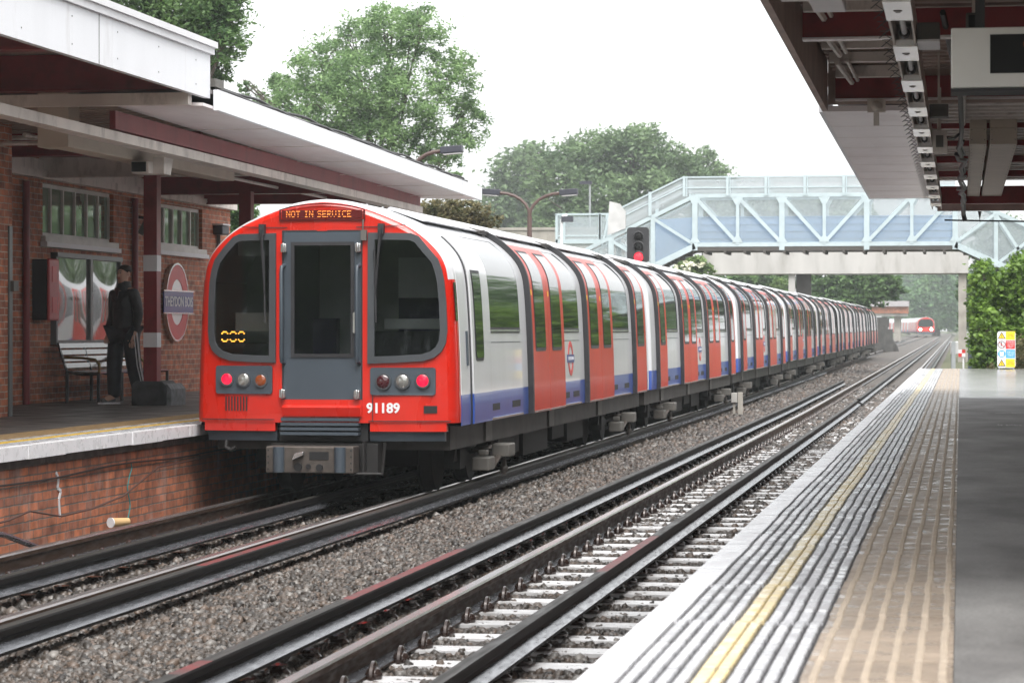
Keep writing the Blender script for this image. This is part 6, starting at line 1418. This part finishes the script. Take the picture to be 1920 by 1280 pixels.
    E_ = [ell(1350, 530, 50, 28, Y), ell(1400, 525, 50, 30, Y), ell(1455, 530, 40, 28, Y), ell(1400, 570, 100, 40, Y)]
    p = ony(1400, 620, Y); tree('dark green thicket tree beneath the concrete beam, left of the pale pier', E_, 9000, .40, L2, (p.x, Y, .3), rt=.3, group='trees beneath the concrete beam')
    E_ = [ell(1550, 520, 45, 35, Y), ell(1600, 525, 50, 35, Y), ell(1650, 530, 38, 30, Y), ell(1560, 560, 60, 35, Y), ell(1620, 555, 45, 28, Y), ell(1680, 545, 22, 16, Y), ell(1540, 595, 60, 30, Y)]
    p = ony(1580, 620, Y); tree('green tree beneath the concrete beam hanging out over the tail of the red train', E_, 13000, .38, L2, (p.x, Y, .3), rt=.3, group='trees beneath the concrete beam')
    Y = 168; E_ = [ell(1462, 535, 14, 16, Y), ell(1455, 550, 18, 14, Y)]; p = ony(1460, 620, Y); tree('pale flowering bush close to the left of the pale pier', E_, 1500, .22, L6, (p.x, Y, .3), cat='bush', name='elder_bush', rt=.06, limbs=False)
    Y = 200; E_ = [ell(1560, 575, 16, 12, Y), ell(1580, 585, 16, 12, Y)]; p = ony(1565, 620, Y); tree('low lime green bush just above the red train roof beneath the concrete beam', E_, 1500, .25, L3, (p.x, Y, .3), cat='bush', name='bush', rt=.06, limbs=False)
    Y = 455
    E_ = [ell(1735, 560, 38, 38, Y), ell(1775, 560, 35, 38, Y), ell(1715, 590, 32, 30, Y), ell(1750, 595, 40, 28, Y), ell(1790, 590, 30, 32, Y), ell(1760, 525, 26, 20, Y)]
    p = ony(1755, 630, Y); tree('pale misty tree directly behind the approaching distant train', E_, 14000, .85, L7, (p.x, Y, .8), rt=.6, group='misty trees far down the line', clump=.36)
    Y = 560
    E_ = [ell(1690, 545, 40, 35, Y), ell(1730, 530, 40, 30, Y), ell(1650, 550, 40, 35, Y), ell(1700, 580, 60, 35, Y), ell(1800, 540, 40, 40, Y), ell(1780, 520, 40, 30, Y)]
    p = ony(1700, 630, Y); tree('faintest misty tree filling the gap behind the far brick bridge', E_, 11000, 1.2, L7, (p.x, Y, 1), rt=.6, group='misty trees far down the line', clump=.4)
    Y = 190
    E_ = [ell(1812, 540, 18, 32, Y), ell(1830, 580, 22, 40, Y), ell(1850, 540, 28, 40, Y), ell(1806, 600, 10, 22, Y)]
    p = ony(1830, 630, Y); tree('dark tree between the tall concrete column and the ivy hedge', E_, 7000, .38, L2, (p.x, Y, .3), rt=.3)
    Y = 150
    E_ = [ell(1880, 450, 60, 45, Y), ell(1850, 480, 40, 35, Y), ell(1930, 470, 60, 50, Y), ell(1900, 510, 70, 40, Y), ell(1990, 480, 60, 60, Y)]
    p = ony(1890, 640, Y); tree('green tree seen through the right hand footbridge stairs', E_, 10000, .32, L5, (p.x, Y, .2), rt=.3)
    for i, (x, Y, h) in enumerate(((9.5, 92, 9.5), (10.5, 112, 10), (8, 135, 9), (12, 76, 9), (9, 165, 10))):
        E_ = [(x + random.uniform(-2, 2), Y + random.uniform(-5, 5), h * random.uniform(.2, .8), 2.6, 4.5, 2.2) for q in range(9)]
        tree(('tall dense green tree on the right bank behind the ivy hedge', 'broad green tree on the right bank past the ivy hedge', 'leafy green tree on the right bank near the concrete column', 'green tree on the right bank abreast of the platform end', 'furthest green tree on the right bank')[i], E_, 7000, .42, L2, (x, Y, 0), rt=.25, limbs=False, group='trees on the right bank')
    # unseen foliage added behind the viewer to darken the cab window reflections
    E_ = [(x, -75 + random.uniform(-6, 6), h, 7, 5, 5) for x in range(-48, 49, 8) for h in (2.5, 6)]
    wd = bpy.data.objects.new('reflection_foliage', None); COL.objects.link(wd); wd.location = (0, -75, 0); o = leaves('reflection_foliage_mass', E_, 60000, .6, L2, wd, clump=.75, aspect=.8, dens=24)
    o.parent = None; o.location = (0, 0, 0); bpy.data.objects.remove(wd); o.name = 'reflection_foliage'; tag(o, 'unseen green leaf mass added behind the viewer to darken the cab window reflections', 'reflection_foliage', kind='stuff')
    # ivy hedge
    Y = 74
    E_ = [ell(1845, 520, 26, 36, Y, 0, 60), ell(1836, 570, 22, 46, Y, -.5, 60), ell(1850, 620, 34, 46, Y, -1, 60), ell(1850, 665, 34, 30, Y, -1.2, 60), ell(1890, 560, 45, 60, Y, 1, 80), ell(1925, 530, 45, 60, Y, 1, 80), ell(1900, 640, 50, 60, Y, .5, 80), ell(1960, 600, 60, 80, Y, 1, 80), ell(2050, 580, 80, 90, Y, 1, 80), ell(1838, 600, 20, 90, Y, 4, 60)]
    t = thing('ivy_hedge', 'tall bright green ivy hedge at the right beyond the platform end', 'hedge', (ony(1880, 690, Y).x, Y, -.3)); leaves('foliage', E_, 26000, .13, L3, t, aspect=.75, clump=.34)
    g = MB()
    for e in E_: g.tube([(e[0], e[1], -.3), (e[0], e[1], e[2]), (e[0] + .1, e[1], e[2] + e[5] * .6)], [.06, .05, .02], 6)
    g.build('stems', M['bark'], t)
    Y = 68; E_ = [ell(1925, 660, 30, 40, Y), ell(1915, 690, 22, 12, Y), ell(1860, 688, 14, 6, Y)]; t = thing('bush', 'brownish low scrub beside the warning sign at the platform end', 'bush', (ony(1920, 690, Y).x, Y, .3)); leaves('foliage', E_, 1800, .09, L4, t, aspect=.5)
    g = MB()
    for e in E_: g.tube([(e[0], e[1], .0), (e[0] + .05, e[1], e[2])], [.02, .01], 5)
    g.build('stems', M['bark'], t)
trees()

# ------------------------------------------------------------------ person
def skin_obj(name, joints, edges, mats, parent, root=0, sub=2):
    me = bpy.data.meshes.new(name); me.from_pydata([j[:3] for j in joints], edges, []); o = bpy.data.objects.new(name, me); COL.objects.link(o)
    for m in mats: me.materials.append(m)
    sk = o.modifiers.new('skin', 'SKIN'); sk.use_smooth_shade = True; sk.branch_smoothing = .5
    for i, j in enumerate(joints):
        sv = me.skin_vertices[0].data[i]; r = j[3] if isinstance(j[3], tuple) else (j[3], j[3]); sv.radius = r; sv.use_root = (i == root)
    s = o.modifiers.new('sub', 'SUBSURF'); s.levels = sub; s.render_levels = sub
    if parent: o.parent = parent
    return o
def person():
    t = thing('person', 'person in black jacket and dark striped track trousers standing by the maroon column', 'person', (-10.42, 32.35, PZ)); t.rotation_euler = (0, 0, TH + R(-34))
    J = {}; V = []; E = []
    def j(n, x, y, z, r): J[n] = len(V); V.append((x, y, z, r))
    def e(*ns):
        for a, b in zip(ns[:-1], ns[1:]): E.append((J[a], J[b]))
    j('pel', .02, 0, .95, (.15, .11)); j('waist', .02, .0, 1.10, (.14, .105)); j('chest', .02, .0, 1.28, (.165, .115)); j('neck0', .02, .01, 1.43, (.09, .075)); j('neck', .02, .0, 1.50, (.055, .058)); j('jaw', .015, -.02, 1.575, (.062, .075)); j('head', .02, -.005, 1.655, (.074, .092)); j('crown', .02, .0, 1.72, (.05, .065))
    e('pel', 'waist', 'chest', 'neck0', 'neck', 'jaw', 'head', 'crown')
    for s, n in ((-1, 'a'), (1, 'b')):
        j('sh' + n, .02 + s * .168, .0, 1.41, (.058, .058)); j('el' + n, .02 + s * (.215 if s < 0 else .205), .05, 1.12, .045)
        if s < 0: j('wr' + n, -.17, -.09, .93, .034); j('ha' + n, -.145, -.12, .875, (.038, .02))
        else: j('wr' + n, .215, -.02, .90, .032); j('ha' + n, .205, -.04, .825, (.040, .018))
        e('neck0', 'sh' + n, 'el' + n, 'wr' + n, 'ha' + n)
        h = V[J['ha' + n]]
        for k, (dx, L_) in enumerate(((-.027, .07), (-.009, .08), (.009, .076), (.027, .06))):
            nm = 'f' + n + str(k); j(nm + '0', h[0] + dx * .8, h[1] + dx * .5 - .008, h[2] - .045, .0095); j(nm + '1', h[0] + dx, h[1] + dx * .5 - .02, h[2] - .045 - L_ * .5, .0085); j(nm + '2', h[0] + dx, h[1] + dx * .5 - .01, h[2] - .045 - L_, .0075); e('ha' + n, nm + '0', nm + '1', nm + '2')
        j('th' + n + '0', h[0] - s * .03, h[1] - .02, h[2] + .01, .011); j('th' + n + '1', h[0] - s * .045, h[1] - .04, h[2] - .035, .009); e('ha' + n, 'th' + n + '0', 'th' + n + '1')
    j('hipa', -.09, .0, .89, .10); j('kna', -.115, -.03, .49, .062); j('ana', -.135, -.0, .10, .042); j('toa', -.16, -.17, .045, (.042, .03)); e('pel', 'hipa', 'kna', 'ana', 'toa')
    j('hipb', .12, .02, .89, .10); j('knb', .155, .03, .49, .062); j('anb', .205, .12, .10, .042); j('tob', .225, -.03, .045, (.042, .03)); e('pel', 'hipb', 'knb', 'anb', 'tob')
    b = skin_obj('body', V, E, [M['skin']], t, J['pel'])
    def sub(name, names, links, grow, m, zs=None, r=None, extra=None):
        vv = []; ix = {}
        for n in names:
            x, y, z, rr = V[J[n]]; rr = rr if isinstance(rr, tuple) else (rr, rr); ix[n] = len(vv); k = grow.get(n, grow['*']) if isinstance(grow, dict) else grow
            vv.append((x, y, z + (zs or {}).get(n, 0), (rr[0] + k, rr[1] + k)))
        ee = [(ix[a], ix[b_]) for a, b_ in links]; return skin_obj(name, vv, ee, [m], t, 0)
    sub('jacket', ['waist', 'pel', 'chest', 'neck0', 'sha', 'shb', 'ela', 'elb', 'wra', 'wrb'], [('waist', 'pel'), ('waist', 'chest'), ('chest', 'neck0'), ('neck0', 'sha'), ('neck0', 'shb'), ('sha', 'ela'), ('shb', 'elb'), ('ela', 'wra'), ('elb', 'wrb')], {'*': .028, 'sha': .034, 'shb': .034, 'ela': .022, 'elb': .022, 'pel': .035, 'wra': .018, 'wrb': .016, 'neck0': .035}, M['jacket'], {'pel': -.06})
    g = MB(); g.tube([(.02, -.0, 1.42), (.02, 0.012, 1.545)], [.115, .074], 12, cap=False); g.build('collar', M['jacket'], t, recalc=False, world=False)
    sub('trousers', ['pel', 'hipa', 'kna', 'ana', 'hipb', 'knb', 'anb'], [('pel', 'hipa'), ('hipa', 'kna'), ('kna', 'ana'), ('pel', 'hipb'), ('hipb', 'knb'), ('knb', 'anb')], {'*': .024, 'kna': .042, 'knb': .042, 'ana': .05, 'anb': .05}, M['trousers'], {'ana': -.035, 'anb': -.035})
    g = MB(); g.tube([(.235, .0, .90), (.262, .03, .49), (.295, .115, .12)], .010, 5); g.tube([(.226, -.04, .88), (.252, -.01, .49), (.287, .08, .12)], .007, 5); g.build('trouser_stripe', M['white'], t, world=False)
    g = MB(); g.sphere((.02, .022, 1.695), .088, 16, 10, 0, (.92, 1.02, .72)); g.build('hair', M['hair'], t, world=False)
    g = MB()
    for s in (-1, 1): g.sphere((.02 + s * .083, .0, 1.64), .02, 8, 6, 0, (.5, 1, 1.5)); g.sphere((.015 + s * .030, -.092, 1.652), .011, 8, 6, 1, (1.1, .6, .7))
    g.prism([(-.092, 1.65), (-.118, 1.612), (-.09, 1.605)], .003, .027, 0, axis='x'); g.box(-.008, .038, -.094, -.085, 1.578, 1.587, 2); g.bar((-.03, -.09, 1.672), (.0, -.093, 1.674), .01, .008, 1); g.bar((.03, -.093, 1.674), (.06, -.09, 1.672), .01, .008, 1)
    g.build('face', [M['skin'], M['hair'], M['signred']], t, world=False)
    g = MB(); g.prism([(-.02, 1.46), (.06, 1.46), (.02, 1.33)], -.128, -.118); g.build('shirt', M['shirt'], t, world=False)
    for n, fx, fy, yaw in (('a', -.15, -.08, .12), ('b', .217, .05, -.1)):
        V2 = [(fx + .0, fy + .10, .06, (.045, .05)), (fx - yaw * .1, fy - .0, .05, (.045, .042)), (fx - yaw * .25, fy - .12, .042, (.044, .034))]; skin_obj('shoe', V2, [(0, 1), (1, 2)], [M['shoe']], t)
        g = MB(); g.prism([(fx - .045, fy + .15), (fx + .045, fy + .15), (fx + .048 - yaw * .2, fy - .13), (fx - yaw * .3, fy - .17), (fx - .05 - yaw * .25, fy - .13)], .0, .022, axis='z'); g.build('shoe_sole', M['white'], t, world=False)
person()

# ------------------------------------------------------------------ rainy haze
def haze():
    g = MB(); g.box(-335, 335, -130, 860, -1.6, 34)
    m = bpy.data.materials.new('haze_air'); m.use_nodes = True; N = m.node_tree.nodes; L = m.node_tree.links; N.remove(N['Principled BSDF'])
    v = N.new('ShaderNodeVolumePrincipled'); v.inputs['Color'].default_value = (.78, .83, .84, 1); v.inputs['Density'].default_value = .0006; v.inputs['Anisotropy'].default_value = .0
    L.new(v.outputs[0], N['Material Output'].inputs['Volume'])
    tag(g.build('haze', m), kind='stuff')
haze()
